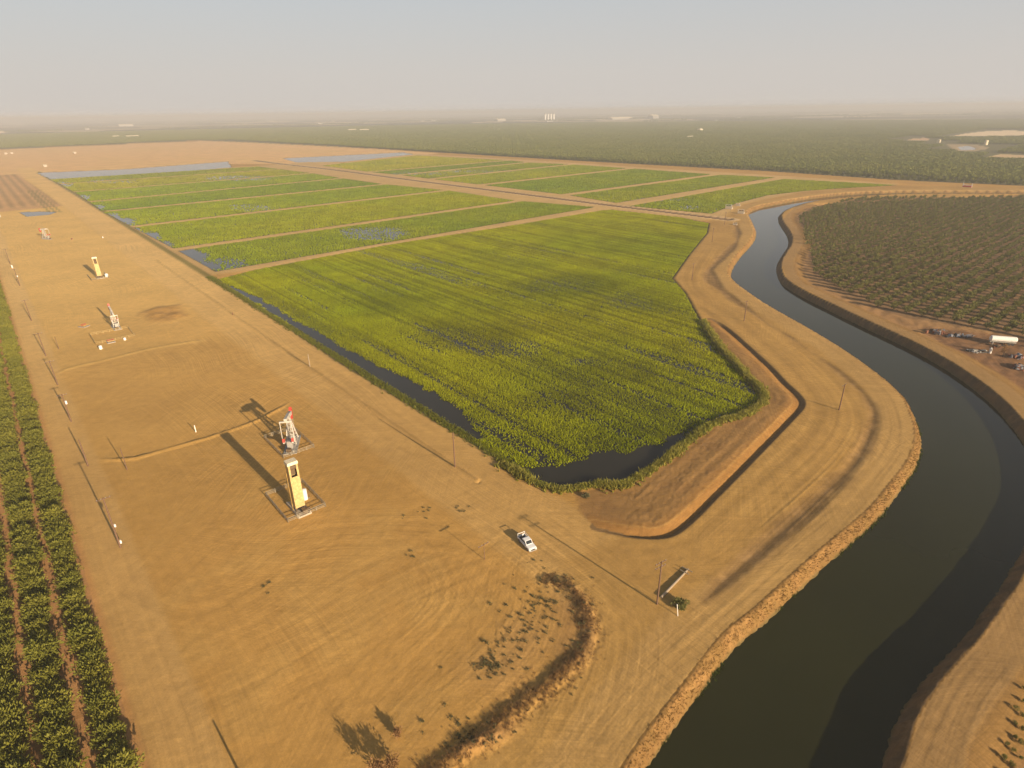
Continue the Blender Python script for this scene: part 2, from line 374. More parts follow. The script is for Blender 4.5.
# ---- far land
far_b = GP([(200, 140.3), (256, 142.6), (376, 148.6), (512, 157), (612, 162.8), (768, 171.2), (896, 180), (1024, 186), (1180, 193)])
FARLAND = np.vstack([far_b, [(9000, 700), (60000, 5000), (60000, 60000), (-60000, 60000), (-60000, 3500)], GP([(-300, 151.5), (0, 149.2)])])
inside_far = sd_poly(X, Y, FARLAND, 30.0) < 0
pf = fbm(U / 900, Vv / 420, 11, 2); pf2 = vnoise(U / 2600, Vv / 800, 12)
paint(inside_far * 1.0, (0.145, 0.138, 0.060), 'orchard_soil')
paint(inside_far * sstep(3200, 4200, Rr), (0.088, 0.092, 0.040))
bei = inside_far * sstep(3600, 4600, Rr) * sstep(0.58, 0.62, pf)
paint(bei, (0.42, 0.34, 0.22), 'ground'); paint(inside_far * sstep(4200, 5200, Rr) * sstep(0.60, 0.64, pf2) * 0.6, (0.22, 0.20, 0.11))
for poly, col in ((GP([(949, 136.5), (968, 133), (990, 130.8), (1012, 130.5), (1040, 131.5), (1040, 135.2), (985, 136.2)]), (0.66, 0.52, 0.38)),
                  (GP([(984, 157.5), (1000, 154.3), (1060, 156), (1060, 158.2)]), (0.50, 0.36, 0.22)),
                  (GP([(906, 139.5), (926, 137.5), (930, 140), (912, 140.6)]), (0.50, 0.34, 0.22)),
                  (GP([(946, 144.2), (956, 144.6), (979, 145), (990, 148), (975, 151.5), (955, 150.5)]), (0.34, 0.26, 0.17)),
                  (GP([(590, 120), (640, 119), (690, 119.2), (700, 120.2), (600, 120.8)]), (0.46, 0.38, 0.26)),
                  (GP([(345, 126.3), (385, 125.2), (395, 126.2), (350, 127.2)]), (0.50, 0.40, 0.28)),
                  (GP([(470, 122.3), (500, 121.2), (506, 122), (475, 123)]), (0.46, 0.38, 0.26)),
                  (GP([(820, 114), (870, 113.4), (872, 114.2), (824, 114.8)]), (0.46, 0.38, 0.26))):
    paint((sd_poly(X, Y, poly, 60) < 0) * 1.0, col, 'ground')
# ---- bare pink field at the back left, the plot by the road
peach = GP([(-200, 159), (0, 149.8), (205, 141), (256, 143), (376, 149), (440, 153.5), (300, 164), (230, 164), (45, 176), (-60, 185)])
m = sstep(4, -4, sd_poly(X, Y, peach, 30)); paint(m, (0.60, 0.375, 0.180)); paint(m * sstep(0.5, 0.62, fbm(U / 150, Vv / 60, 21)) * 0.6, (0.58, 0.375, 0.165))
plot = GP([(-120, 176), (0, 175.2), (17, 174), (63, 206), (0, 212), (-160, 219)])
m = sstep(2, -2, sd_poly(X, Y, plot, 30)); paint(m, (0.50, 0.300, 0.155))
fur = 0.5 + 0.5 * np.sin(Vv / 9.0 * 2 * PI); paint(m * sstep(760, 790, U) * fur * 0.55, (0.20, 0.15, 0.08)); Z += m * (fur - 0.5) * 0.3
paint(m * (sstep(770, 740, U)) * (0.5 + 0.5 * np.sin(Vv / 5.5 * 2 * PI)) * 0.3, (0.36, 0.20, 0.10))
strip = sstep(1.5, 0, np.abs(Vv - 48 - 0.0 * U) - 6) * sstep(700, 715, U) * sstep(960, 940, U); paint(strip * 0.6 * (np.sin(Vv * 1.6) > 0), (0.16, 0.15, 0.05))
# ---- roads on the pad
lr = sstep(1.5, 0, np.abs(Vv + 1.0 + wob * 0.12) - 4.4) * (U < 1400); paint(lr * 0.75, (0.44, 0.275, 0.112), 'dirt_road'); paint(lr * sstep(140, 420, U) * 0.7, (0.62, 0.42, 0.19))  # left road's far end lightened too, as if by haze
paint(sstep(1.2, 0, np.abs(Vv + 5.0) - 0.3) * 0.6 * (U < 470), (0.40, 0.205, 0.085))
mr = sstep(3, 0, np.abs(Vv - 70 - wob * 0.2) - 9.5) * (U > 55) * (U < 1400); paint(mr * 0.8, (0.435, 0.270, 0.105), 'dirt_road'); paint(mr * sstep(110, 420, U) * 0.8, (0.63, 0.42, 0.18))  # main road gets the same painted haze towards the back
# ---- orchard floors
lo_m = sstep(0.6, -0.6, Vv + 5.0) * (U < 480) * (Vv > -160); paint(lo_m, (0.46, 0.245, 0.10), 'orchard_soil')
dR = np.full(len(X), 60.0); idx, d, s, sg = d_line(X, Y, RC, 60); dR[idx] = d
dL = np.full(len(X), 60.0); idx, d, s, sg = d_line(X, Y, LC, 60); dL[idx] = d
cs = sd_poly(X, Y, CANAL, 60)
rorch = GP([(799, 216), (818, 206.5), (845, 201), (870, 198.6), (1024, 196.2), (1250, 197), (1250, 420), (1010, 333), (985, 327), (905, 314), (870, 303), (832, 286), (814, 270), (808, 250), (803, 232)])
rorch2 = GP([(1016, 692), (1045, 640), (1120, 580), (1200, 700), (1100, 900), (990, 810), (1000, 735)])
right_side = (dR < dL) & (cs > 0)
right_land = GP([(797, 205), (1024, 194.2), (1500, 194), (1500, 760), (1000, 900), (870, 860), (900, 768), (908, 741), (928, 696), (963, 653), (1003, 603), (1045, 530), (1055, 490), (1040, 445), (1000, 396), (900, 338), (787, 280), (781, 262), (792, 242), (782, 220)])
RL = sd_poly(X, Y, right_land, 30) < 0
RL &= cs > 0
paint(RL * 1.0, (0.30, 0.175, 0.085), 'ground')
m = sstep(2, -2, sd_poly(X, Y, rorch, 30) + wob * 0.4); paint(m, (0.255, 0.155, 0.075), 'orchard_soil')
m = sstep(1.5, -1.5, sd_poly(X, Y, rorch2, 30)); paint(m, (0.30, 0.17, 0.07), 'orchard_soil')
yard = GP([(925, 325), (985, 330), (1030, 338), (1080, 380), (1040, 410), (985, 372), (945, 345)]); m = sstep(2, -2, sd_poly(X, Y, yard, 30) + wob * 0.6)
paint(m * 0.9, (0.20, 0.108, 0.058)); paint(m * sstep(0.5, 0.62, n_small) * 0.6, (0.15, 0.085, 0.05))
Z += RL * (-1.3) * sstep(6.0, 12.5, dR)
Z += np.where(RL, (fbm(X / 3, Y / 3, 31) - 0.5) * (0.5 * (U > 0) + 0.12) * sstep(8, 14, dR), 0)
rm = RL * sstep(7.6, 6.2, dR + wob * 0.1) ; paint(rm * 1.0, (0.30, 0.185, 0.082), 'dirt_road')
sl = RL * sstep(6.0, 7.0, dR) * sstep(12.5, 10.5, dR + wob * 0.15); paint(sl * 0.9, (0.25, 0.145, 0.046), 'canal_bank')
# ---- bench between the field and the canal, swale beside the canal road
bench = GP([(712, 219), (735, 212), (745, 205), (768, 196.5), (805, 191), (850, 188.5), (898, 186), (1180, 189), (1180, 191), (850, 192.3), (768, 203.5), (754, 230), (728, 269), (768, 305), (843, 349), (915, 430), (893, 480), (818, 552), (724, 634), (623, 768), (440, 800), (560, 670), (590, 620), (560, 560), (640, 530), (690, 520), (800, 405), (712, 320), (674, 277)])
m = sstep(2, -2, sd_poly(X, Y, bench, 30) + wob * 0.3); paint(m * 0.9, (0.375, 0.228, 0.080)); paint(m * sstep(0.45, 0.65, n_mid) * 0.4, (0.325, 0.190, 0.064))
paint((~RL) * (cs > 0) * sstep(10.5, 8.0, dL + wob * 0.2) * 0.95, (0.385, 0.240, 0.095), 'dirt_road')
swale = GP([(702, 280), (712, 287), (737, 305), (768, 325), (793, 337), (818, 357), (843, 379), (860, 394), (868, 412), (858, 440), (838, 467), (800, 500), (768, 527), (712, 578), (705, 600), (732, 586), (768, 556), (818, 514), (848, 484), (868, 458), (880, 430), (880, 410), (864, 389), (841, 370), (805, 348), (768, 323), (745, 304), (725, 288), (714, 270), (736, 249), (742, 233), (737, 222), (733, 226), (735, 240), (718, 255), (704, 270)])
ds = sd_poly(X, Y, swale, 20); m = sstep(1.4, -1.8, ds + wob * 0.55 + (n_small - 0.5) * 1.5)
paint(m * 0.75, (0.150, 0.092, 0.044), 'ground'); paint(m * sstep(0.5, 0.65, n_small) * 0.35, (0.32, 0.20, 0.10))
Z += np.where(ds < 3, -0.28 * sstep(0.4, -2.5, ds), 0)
# ---- excavated strip between the reeds and the ditch
ditch_px = [(596, 527), (625, 533), (652, 535.5), (672, 532), (692, 517), (717, 492), (749, 460), (788, 420), (801, 405), (797, 395), (783, 382), (768, 366), (742, 342), (724, 327), (710, 319)]
DITCH = smooth_line(GP(ditch_px), 5)
exc = np.vstack([GP(ditch_px), GP([(705, 322), (722, 352), (737, 367), (748, 379), (762, 391), (765, 402), (744, 416), (717, 424), (704, 432), (672, 457), (645, 474), (620, 489), (597, 488), (575, 493), (580, 512)])])
de = sd_poly(X, Y, exc, 25); m = sstep(0.8, -0.8, de)
paint(m, (0.275, 0.158, 0.062), 'ground'); paint(m * sstep(0.45, 0.6, fbm(X / 6, Y / 6, 41)) * 0.5, (0.225, 0.125, 0.052))
idx, d, s, sg = d_line(X, Y, DITCH, 25); ins = de[idx] < 0
prof_in = np.interp(d, [0, 0.25, 2.4, 4.2, 12, 25], [-0.70, -0.66, 0.12, 0.28, 0.10, 0.0]); prof_out = np.interp(d, [0, 0.25, 0.9, 1.3, 25], [-0.70, -0.70, -0.05, 0, 0])
endk = np.clip(np.minimum(s, s.max() - s) / 9, 0, 1); dz = np.where(ins, prof_in, prof_out) * endk; Z[idx] += dz; Z[idx] += ins * endk * (fbm(X[idx] / 0.7, Y[idx] / 0.7, 46) - 0.5) * 0.16
paint_i(idx, (ins * sstep(5.0, 1.8, d)) * 0.8, (0.27, 0.140, 0.045)); paint_i(idx, sstep(0.4, 0.1, np.abs(d - 2.5)) * ins * 0.4, (0.42, 0.25, 0.09))  # sunlit slope tone and a rim highlight painted into the soil
fr = (vnoise(d / 0.9, s / 30, 45) - 0.5) * 2; k = ins * sstep(4, 6, d) * (cell[idx] < 1.6); Z[idx] += k * fr * 0.10 * fbm(s / 9, d / 3, 44)
shade_i(idx, 1 + 0.14 * k * fr); paint_i(idx, (~ins) * sstep(1.5, 1.1, d), (0.20, 0.125, 0.06))  # furrow tones; outer ditch wall painted dark to deepen its shade
# ---- canal cut
inn = np.maximum(-cs, 0); cut = np.interp(np.maximum(inn + (fbm(X / 0.9, Y / 0.9, 52) - 0.5) * 0.7 * (inn > 0.3) * (Rr < 420), 0), [0, 0.35, 2.0, 5, 40], [0, -0.2, -2.7, -4.2, -4.6]); Z += cut
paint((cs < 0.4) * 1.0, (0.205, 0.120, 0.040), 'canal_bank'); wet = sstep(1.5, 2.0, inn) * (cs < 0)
rb = (cs < 0.2) & (dR < dL); paint(rb * 0.9, (0.135, 0.088, 0.048)); paint((cs < 0) * sstep(0.35, 0.65, n_small) * 0.35, (0.30, 0.16, 0.06)); paint(wet * 0.8, (0.10, 0.085, 0.035))  # right bank's shade put into its colour; mottling and wet waterline
Z += np.where((cs < 0) & (inn < 5), (n_small - 0.5) * 0.2, 0); Z += np.where((cs < 0.4) & (cs > -5), (fbm(X / 0.6, Y / 0.6, 51) - 0.5) * 0.12, 0)
# ---- fields: muddy beds a little below the paths
zmid, dmid = np.zeros(len(X)), np.full(len(X), 40.0); idx, d, s, sg = d_line(X, Y, midroad, 40); dmid[idx] = d
fall = np.vstack([sepLx[:1] , GP([(720, 218), (740, 204), (805, 190.5), (898, 184), (783, 176), (634, 167), (512, 159), (416, 154), (258, 166), (46, 178)])]); m = sstep(6, -3, sd_poly(X, Y, fall, 40))
paint(m * 0.9, (0.56, 0.37, 0.15), 'levee_path')
paint(sstep(9.5, 7.5, dmid) * 0.95, (0.60, 0.41, 0.21), 'levee_path'); paint(sstep(4.5, 3.2, dmid), (0.15, 0.095, 0.055)); Z += -1.0 * sstep(4.5, 3.0, dmid) + 0.3 * sstep(9.5, 7.5, dmid)
for k, fp in enumerate(fields + ponds):
    dd = sd_poly(X, Y, fp, 12); Z += np.where(dd < 0.5, -0.75 * sstep(0.5, -2.2, dd), 0)
    paint(sstep(0.6, -1.2, dd + (n_small - 0.5) * 1.2), (0.075, 0.066, 0.032), 'field_soil')
Z += np.where((sd_poly(X, Y, np.array(farpond), 20) < 0), -1.0, 0)
# low green verge between road and field
vg = sstep(1.0, 0.0, np.abs(Vv - 82.0) - 1.3) * (U > 90) * (U < 1280); paint(vg * 0.75, (0.13, 0.125, 0.035)); Z += vg * 0.35
# ---- pad relief: low earth ridges, a spoil heap, the brushy berm
def ridge(pts, w_in, w_out, h, col=None, cm=0.9, n=5, edge=None):
    L = smooth_line(GP(pts), n); idx, d, s, sg = d_line(X, Y, L, max(w_in, w_out) + 1)
    sgn = sg; w = np.where(sgn > 0, w_in, w_out); p = np.clip(1 - d / w, 0, 1); p = p * p * (3 - 2 * p)
    tot = s.max() if len(s) else 1; p = p * np.clip(np.minimum(s, tot - s) / 6, 0, 1); hh = h * (0.7 + 0.6 * fbm(s / 5, d / 3, 61)); Z[idx] += p * hh
    if col is not None: paint_i(idx, p * cm, col)
    return L
ridge([(97, 459), (115, 459.5), (135, 458), (160, 451), (200, 440), (225, 432), (256, 421), (277, 410), (292, 401)], 0.6, 1.1, 0.36, (0.40, 0.238, 0.078))
ridge([(52, 375), (70, 368), (100, 361), (140, 351), (175, 344), (212, 339)], 0.8, 1.6, 0.22, (0.50, 0.33, 0.12))
padd = GP([(57, 374), (100, 362), (140, 352), (212, 341), (250, 352), (285, 400), (256, 418), (200, 437), (135, 455), (97, 456)]); m = sstep(3, -3, sd_poly(X, Y, padd, 20) + wob); paint(m * 0.6, (0.43, 0.255, 0.085))
sp = GP([(142, 313), (158, 307), (180, 305), (188, 316), (170, 322), (150, 323)]); m = sstep(2, -4, sd_poly(X, Y, sp, 20) + wob * 0.8); paint(m * 0.85, (0.36, 0.205, 0.072)); Z += m * fbm(X / 4, Y / 4, 71) * 1.0
BERM = ridge([(542, 578), (562, 583), (579, 597), (588, 618), (588, 642), (572, 664), (540, 690), (500, 722), (462, 752), (425, 778), (390, 800)], 2.0, 2.2, 0.42, (0.19, 0.110, 0.045), 0.75)
idx, d, s, sg = d_line(X, Y, BERM, 5); Z[idx] += sstep(3.2, 0.8, d) * (fbm(X[idx] / 0.9, Y[idx] / 0.9, 81) - 0.5) * 0.45
ridge([(470, 640), (500, 668), (520, 640), (545, 610)], 8, 8, 0.1, (0.33, 0.20, 0.09), 0.5)
ridge([(548, 586), (560, 600), (574, 620), (570, 650), (545, 672)], 6, 6, 0.05, (0.25, 0.145, 0.07), 0.5)
ridge([(455, 767), (470, 750), (500, 735), (530, 715)], 2, 2, 0.3, (0.31, 0.17, 0.08), 0.6)
# ---- wheel tracks and grader streaks that follow the way vehicles go
def streaks(pts, half, amp, per=1.0, seed=0, rel=0.03, uvpts=False, light=(1.13, 1.12, 1.10), world=None):
    L = world if world is not None else smooth_line(np.array([UV(*p) for p in pts]) if uvpts else GP(pts), 6)
    idx, d, s, sg = d_line(X, Y, L, half)
    if not len(idx): return
    fade = sstep(half, half * 0.55, d) * sstep(1.6, 0.5, cell[idx] / per)
    tot = s.max(); fade = fade * np.clip(np.minimum(s, tot - s) / (0.12 * tot + 1), 0, 1)
    n = vnoise(sg / per, s / (per * 40), 100 + seed); n2 = vnoise(sg / (per * 0.33), s / (per * 30), 130 + seed); n3 = vnoise(sg / 0.22, s / 14, 160 + seed)
    amp_k = 0.72; q = (n * 0.35 + n2 * 0.4 + n3 * 0.25 * sstep(0.7, 0.3, cell[idx]) + 0.125 * (1 - sstep(0.7, 0.3, cell[idx])) - 0.5) * 2.4 * fade
    C[idx] *= (1 + amp * amp_k * q)[:, None]; Z[idx] += rel * 0.7 * q
streaks([(60, 70), (150, 70), (300, 70), (700, 70), (1300, 70)], 11, 0.22, 1.3, 1, uvpts=True)
streaks([(20, -1), (200, -1), (480, -1)], 4.5, 0.12, 0.8, 2, uvpts=True)
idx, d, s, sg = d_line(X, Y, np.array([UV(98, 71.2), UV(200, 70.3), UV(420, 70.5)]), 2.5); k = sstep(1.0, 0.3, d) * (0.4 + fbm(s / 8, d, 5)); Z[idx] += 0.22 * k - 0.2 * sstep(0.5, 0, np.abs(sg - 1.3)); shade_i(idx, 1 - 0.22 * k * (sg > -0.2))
streaks([(500, 500), (560, 548), (600, 585), (622, 630), (610, 690), (570, 768), (545, 810)], 9, 0.22, 1.1, 3)
streaks([(640, 800), (690, 720), (740, 650), (700, 600), (640, 560)], 7, 0.16, 1.0, 4)
streaks([(560, 800), (640, 700), (700, 640), (770, 580), (850, 505), (895, 450)], 7, 0.22, 1.0, 5)
streaks([(570, 540), (630, 552), (690, 540), (750, 490), (820, 420), (800, 375), (740, 320), (690, 282), (712, 240)], 14, 0.36, 2.0, 6)
streaks([(150, 700), (250, 660), (360, 600), (450, 560), (540, 535)], 16, 0.16, 1.2, 7)
streaks([(330, 760), (400, 690), (470, 620), (520, 560), (560, 545)], 14, 0.17, 1.0, 8)
streaks([(440, 720), (490, 680), (530, 640), (545, 600), (520, 570)], 9, 0.2, 0.8, 9)
streaks([(240, 560), (330, 540), (430, 535), (520, 548)], 10, 0.15, 1.0, 10)
streaks([(180, 520), (240, 620), (300, 740), (320, 800)], 12, 0.10, 1.2, 11)
streaks([(300, 430), (360, 440), (430, 470), (500, 520)], 10, 0.14, 1.1, 12)
streaks([(150, 420), (230, 400), (300, 380), (330, 400)], 14, 0.07, 1.3, 13)
streaks([(110, 300), (200, 310), (280, 330), (330, 360)], 12, 0.10, 1.5, 14)
streaks([(60, 300), (110, 340), (170, 330), (230, 330)], 9, 0.10, 1.5, 15)
streaks([(380, 650), (430, 600), (420, 560), (390, 540)], 8, 0.15, 0.7, 16)
streaks([(100, 560), (160, 600), (220, 600), (300, 540), (310, 525)], 8, 0.13, 0.8, 17)
streaks([(905, 850), (925, 768), (960, 690), (1000, 640), (1040, 570)], 4, 0.25, 0.9, 18)
RCo = RC[:]; nrm = np.gradient(RCo, axis=0); nrm = np.stack([-nrm[:, 1], nrm[:, 0]], 1) / np.linalg.norm(nrm, axis=1)[:, None]
streaks(None, 4.0, 0.28, 0.9, 19, world=RCo + nrm * 3.5)
nl = np.gradient(LC, axis=0); nl = np.stack([-nl[:, 1], nl[:, 0]], 1) / np.linalg.norm(nl, axis=1)[:, None]
streaks(None, 4.5, 0.34, 1.1, 20, world=LC + nl * 5.0)
streaks([(760, 545), (810, 500), (850, 460), (868, 425)], 5, 0.35, 0.9, 21, rel=0.12)
streaks([(705, 282), (745, 308), (790, 340), (850, 385)], 5, 0.3, 1.0, 22, rel=0.1)
# general unevenness
Z += (n_mid - 0.5) * 0.10 * (cs > 0.3) + np.where(cell < 0.8, (fbm(X / 1.4, Y / 1.4, 91) - 0.5) * 0.07, 0) * (cs > 0.3)
# the ground bulges nowhere else: far land stays level
Z[Rr > 3000] = np.minimum(Z[Rr > 3000], 0.0)

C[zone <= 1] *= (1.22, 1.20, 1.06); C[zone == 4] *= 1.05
VX = np.column_stack([X, Y, Z])
def terrain_faces():
    i = np.arange(nr - 1)[:, None]; j = np.arange(ntH)[None, :]; j1 = (j + 1) % ntH
    a = i * ntH + j; b = i * ntH + j1; c = (i + 1) * ntH + j1; d = (i + 1) * ntH + j
    return np.stack([a + 0 * j, b + 0 * j, c + 0 * j, d + 0 * j], -1).reshape(-1, 4)
FT = terrain_faces()
fz = zone[FT[:, 2]]
# normals of the whole sheet, so that neighbouring surfaces shade without a seam
nv = np.cross(VX[FT[:, 2]] - VX[FT[:, 0]], VX[FT[:, 3]] - VX[FT[:, 1]])
NV = np.zeros_like(VX)
for k in range(4):
    for c_ in range(3): NV[:, c_] += np.bincount(FT[:, k], nv[:, c_], len(VX))
NV /= (np.linalg.norm(NV, axis=1)[:, None] + 1e-9); NV *= np.sign(NV[:, 2:3] + 1e-9)
for zi, zn in enumerate(ZON):
    f = FT[fz == zi]; used, inv = np.unique(f, return_inverse=True); f2 = inv.reshape(-1, 4)
    v, t, nn = VX[used], C[used], NV[used]
    if zn == 'ground':           # close the disc under the camera
        ring = np.searchsorted(used, np.arange(ntH)); ok = (ring < len(used)) & (used[np.minimum(ring, len(used) - 1)] == np.arange(ntH)); r_ = ring[ok]
        v = np.vstack([v, [[0, 0, 0]]]); t = np.vstack([t, [C[0]]]); nn = np.vstack([nn, [[0, 0, 1]]])
        cap = np.array([[r_[k], r_[(k + 1) % len(r_)], len(v) - 1, len(v) - 1] for k in range(len(r_))])
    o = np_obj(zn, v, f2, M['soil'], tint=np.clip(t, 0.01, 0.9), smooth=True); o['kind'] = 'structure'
    try: o.data.normals_split_custom_set_from_vertices([tuple(q) for q in nn])
    except Exception as ex: print('normals', ex)
def sheet(name, poly, z, mat):
    me = bpy.data.meshes.new(name); p = [(float(x), float(y), z) for x, y in poly]
    import mathutils
    tri = mathutils.geometry.tessellate_polygon([[Vector(q) for q in p]])
    me.from_pydata(p, [], [tuple(t) for t in tri]); me.materials.append(mat); me.update()
    import bmesh
    bm = bmesh.new(); bm.from_mesh(me); bmesh.ops.recalc_face_normals(bm, faces=bm.faces)
    for f_ in bm.faces:
        if f_.normal.z < 0: f_.normal_flip()
    bm.to_mesh(me); bm.free()
    o = link(bpy.data.objects.new(name, me)); o['kind'] = 'structure'; return o
sheet('canal_water', CANAL, CANAL_Z, M['canal'])
for fp in fields: sheet('flood_water', fp, FLOOD_Z, M['flood'])
for fp in ponds: sheet('pond_water', fp, FLOOD_Z, M['flood'])
sheet('pond_water', farpond, -0.3, M['flood'])
def ground_z(x, y):
    r = math.hypot(x, y); t = math.atan2(x, y)
    i = int(np.clip(np.searchsorted(rr, r), 1, nr - 1)); i = i if abs(rr[i] - r) < abs(rr[i - 1] - r) else i - 1
    j = int(np.clip(round((math.degrees(t) + 62) / 0.12), 0, len(fine) - 1)); return float(Z[i * ntH + j])
Zg = Z.reshape(nr, ntH)
def ground_z_arr(x, y):
    r = np.hypot(x, y); t = np.degrees(np.arctan2(x, y))
    i = np.clip(np.searchsorted(rr, r), 0, nr - 1); j = np.clip(np.round((t + 62) / 0.12).astype(int), 0, len(fine) - 1); return Zg[i, j]

# ================================================================== PLANTS
def tuft_mesh(name, px, py, pz, h, rad, w, nb, tint, mat, lean=0.5):
    n = len(px); k = nb
    a = rng.random((n, k)) * 2 * PI; hh = h[:, None] * (0.6 + 0.6 * rng.random((n, k))); r0 = rad * rng.random((n, k)) ** 0.5
    bx = px[:, None] + np.cos(a) * r0 * 0.5; by = py[:, None] + np.sin(a) * r0 * 0.5
    tx = px[:, None] + np.cos(a) * (r0 * 0.5 + hh * lean); ty = py[:, None] + np.sin(a) * (r0 * 0.5 + hh * lean)
    b = a + PI / 2 + (rng.random((n, k)) - 0.5) * 1.2; ww = w * (0.6 + 0.8 * rng.random((n, k)))
    v = np.empty((n, k, 3, 3)); z0 = np.broadcast_to(pz[:, None], (n, k))
    v[:, :, 0] = np.stack([bx - np.cos(b) * ww / 2, by - np.sin(b) * ww / 2, z0], -1)
    v[:, :, 1] = np.stack([bx + np.cos(b) * ww / 2, by + np.sin(b) * ww / 2, z0], -1)
    v[:, :, 2] = np.stack([tx, ty, z0 + hh], -1)
    V = v.reshape(-1, 3); F = np.arange(len(V)).reshape(-1, 3)
    t = None if tint is None else np.repeat(tint[:, None, :], k * 3, 1).reshape(-1, 3)
    return np_obj(name, V, F, mat, tint=t)
def in_poly(x, y, poly): return sd_poly(x, y, poly, 8) < 0
# places in the flooded fields where the crop is thin or missing: (px, py, half width px, half height px, how much)
bare_px = [(440, 338, 45, 12, 0.27), (500, 348, 38, 9, .32), (556, 284, 42, 8, .30), (590, 361, 26, 5, .4), (528, 345, 14, 5, .45), (625, 300, 30, 9, .22), (560, 400, 40, 12, .15), (375, 233, 34, 7, .75), (222, 263, 26, 6, .7),
           (190, 257, 18, 9, 1.0), (205, 266, 16, 5, 1), (150, 237, 12, 6, .95), (163, 244, 10, 4, .9), (135, 231, 8, 4, .9), (112, 216, 9, 4, .95), (126, 221, 12, 4, .95), (98, 207, 8, 3, .9), (80, 197, 10, 3, .9), (62, 184, 12, 2.5, .7), (250, 207, 22, 4, .6), (240, 178, 40, 2.6, .65),
           (110, 181, 30, 2, .5), (420, 173, 30, 2, .45), (330, 172, 12, 2, .6), (270, 165, 12, 2, .6), (690, 207, 12, 2.5, .5), (480, 171, 40, 1.6, .5), (660, 199, 30, 2, .4)]
def thin_map(x, y):
    qx, qy, _ = pix(x, y, np.zeros_like(x)); t = np.zeros_like(x)
    for cx, cy_, a, b, s in bare_px:
        q = ((qx - cx) / a) ** 2 + ((qy - cy_) / b) ** 2; t = np.maximum(t, s * sstep(1.4, 0.5, q + (fbm(x / 9, y / 9, 7) - 0.5) * 1.2))
    return t
strip_w = GP([(214, 278), (256, 296), (300, 321), (338, 344), (372, 362), (406, 378), (446, 400), (466, 415), (480, 437), (462, 437), (446, 428), (376, 383), (301, 333), (256, 303)])
pool_w = GP([(500, 462), (530, 466), (562, 467), (594, 453), (632, 451), (662, 440), (702, 426), (735, 412), (735, 430), (690, 450), (640, 478), (600, 487), (560, 492)])
def crop(name, poly, du, dv, h, w, nb, seed, base, far):
    poly = np.asarray(poly); uu = poly @ E1; vv = poly @ E2
    gu, gv = np.meshgrid(np.arange(uu.min(), uu.max(), du), np.arange(vv.min(), vv.max(), dv), indexing='ij')
    gu = gu.ravel(); gv = gv.ravel()
    sk = 0.055 * gu if not far else 0
    gu = gu + (rng.random(len(gu)) - 0.5) * du * 0.9; gvv = gv + (rng.random(len(gv)) - 0.5) * dv * (0.35 if not far else 0.9)
    x = gu * E1[0] + gvv * E2[0]; y = gu * E1[1] + gvv * E2[1]
    inside = sd_poly(x, y, poly, 8)
    keep = inside < -1.0
    x, y, gu, gv, inside = x[keep], y[keep], gu[keep], gv[keep], inside[keep]
    th = thin_map(x, y) + 0.08 * sstep(0.45, 0.7, fbm(x / 30, y / 30, seed + 3)) * (0 if far else 1)
    rowgap = vnoise(gv / 2.6, gu / 90, seed + 9)
    th = th + sstep(0.70, 0.85, rowgap) * 0.45 * (0 if far else 1)
    if not far:
        e = (fbm(x / 5, y / 5, 4) - 0.5) * 4
        th = np.maximum(th, sstep(1.2, -0.6, sd_poly(x, y, strip_w, 8) + e)); th = np.maximum(th, sstep(1.6, -1.0, sd_poly(x, y, pool_w, 8) + e * 1.3))
    keep = rng.random(len(x)) > th
    x, y, gu, gv, th = x[keep], y[keep], gu[keep], gv[keep], th[keep]
    hv = h * (0.75 + 0.5 * fbm(x / 7, y / 7, seed)) * (1 - 0.35 * np.clip(th, 0, 1))
    t1 = fbm(x / 55, y / 55, seed + 1); t2 = fbm(x / 8, y / 8, seed + 2)
    tint = np.asarray(base)[None, :] * (0.78 + 0.44 * t2)[:, None] * np.stack([0.72 + 0.56 * t1, 0.86 + 0.28 * t1, 0.9 + 0 * t1], 1)
    if not far:
        rw = 0.62 * vnoise(gv / 1.25, gu / 130, seed + 5) + 0.38 * vnoise(gv / 4.0, gu / 200, seed + 6); rk = sstep(0.30, 0.62, rw)
        dk = np.zeros_like(x); qx, qy, _ = pix(x, y, np.zeros_like(x))
        for a_, b_, c_, d_, s_ in ((470, 335, 60, 18, .42), (600, 372, 62, 14, .30), (562, 285, 62, 12, .34), (625, 302, 52, 10, .25), (558, 402, 44, 15, .36), (640, 440, 60, 22, .28), (400, 300, 40, 10, .2)):
            dk = np.maximum(dk, s_ * sstep(1.5, 0.3, ((qx - a_) / c_) ** 2 + ((qy - b_) / d_) ** 2 + (fbm(x / 12, y / 12, 17) - 0.5) * 1.6))
        tint = tint * ((0.84 + 0.26 * rk) * (1 - 0.7 * dk))[:, None]; hv = hv * (0.70 + 0.34 * rk); x, y = x + (1 - rk) * 0, y
    o = tuft_mesh(name, x, y, np.full(len(x), FLOOD_Z - 0.02), hv, w * 1.2, w, nb, tint, M['crop'], 0.38)
    return o
o = crop('flooded_crop', main_field, 0.42, 0.62, 0.60, 0.25, 5, 200, (0.335, 0.365, 0.005), False)
tag(o, 'bright green crop standing in shallow water across the largest, nearest field', 'crop', kind='stuff')
tones = [tuple(q * f for q, f in zip(c, (1.95, 1.98, 0.60))) for c in [(0.125, 0.155, 0.022), (0.160, 0.175, 0.020), (0.130, 0.160, 0.022), (0.105, 0.140, 0.025), (0.120, 0.150, 0.025), (0.150, 0.150, 0.035), (0.125, 0.135, 0.035),
         (0.150, 0.170, 0.022), (0.130, 0.160, 0.022), (0.150, 0.168, 0.022), (0.140, 0.155, 0.024), (0.105, 0.135, 0.025), (0.175, 0.170, 0.030), (0.150, 0.172, 0.020)]]
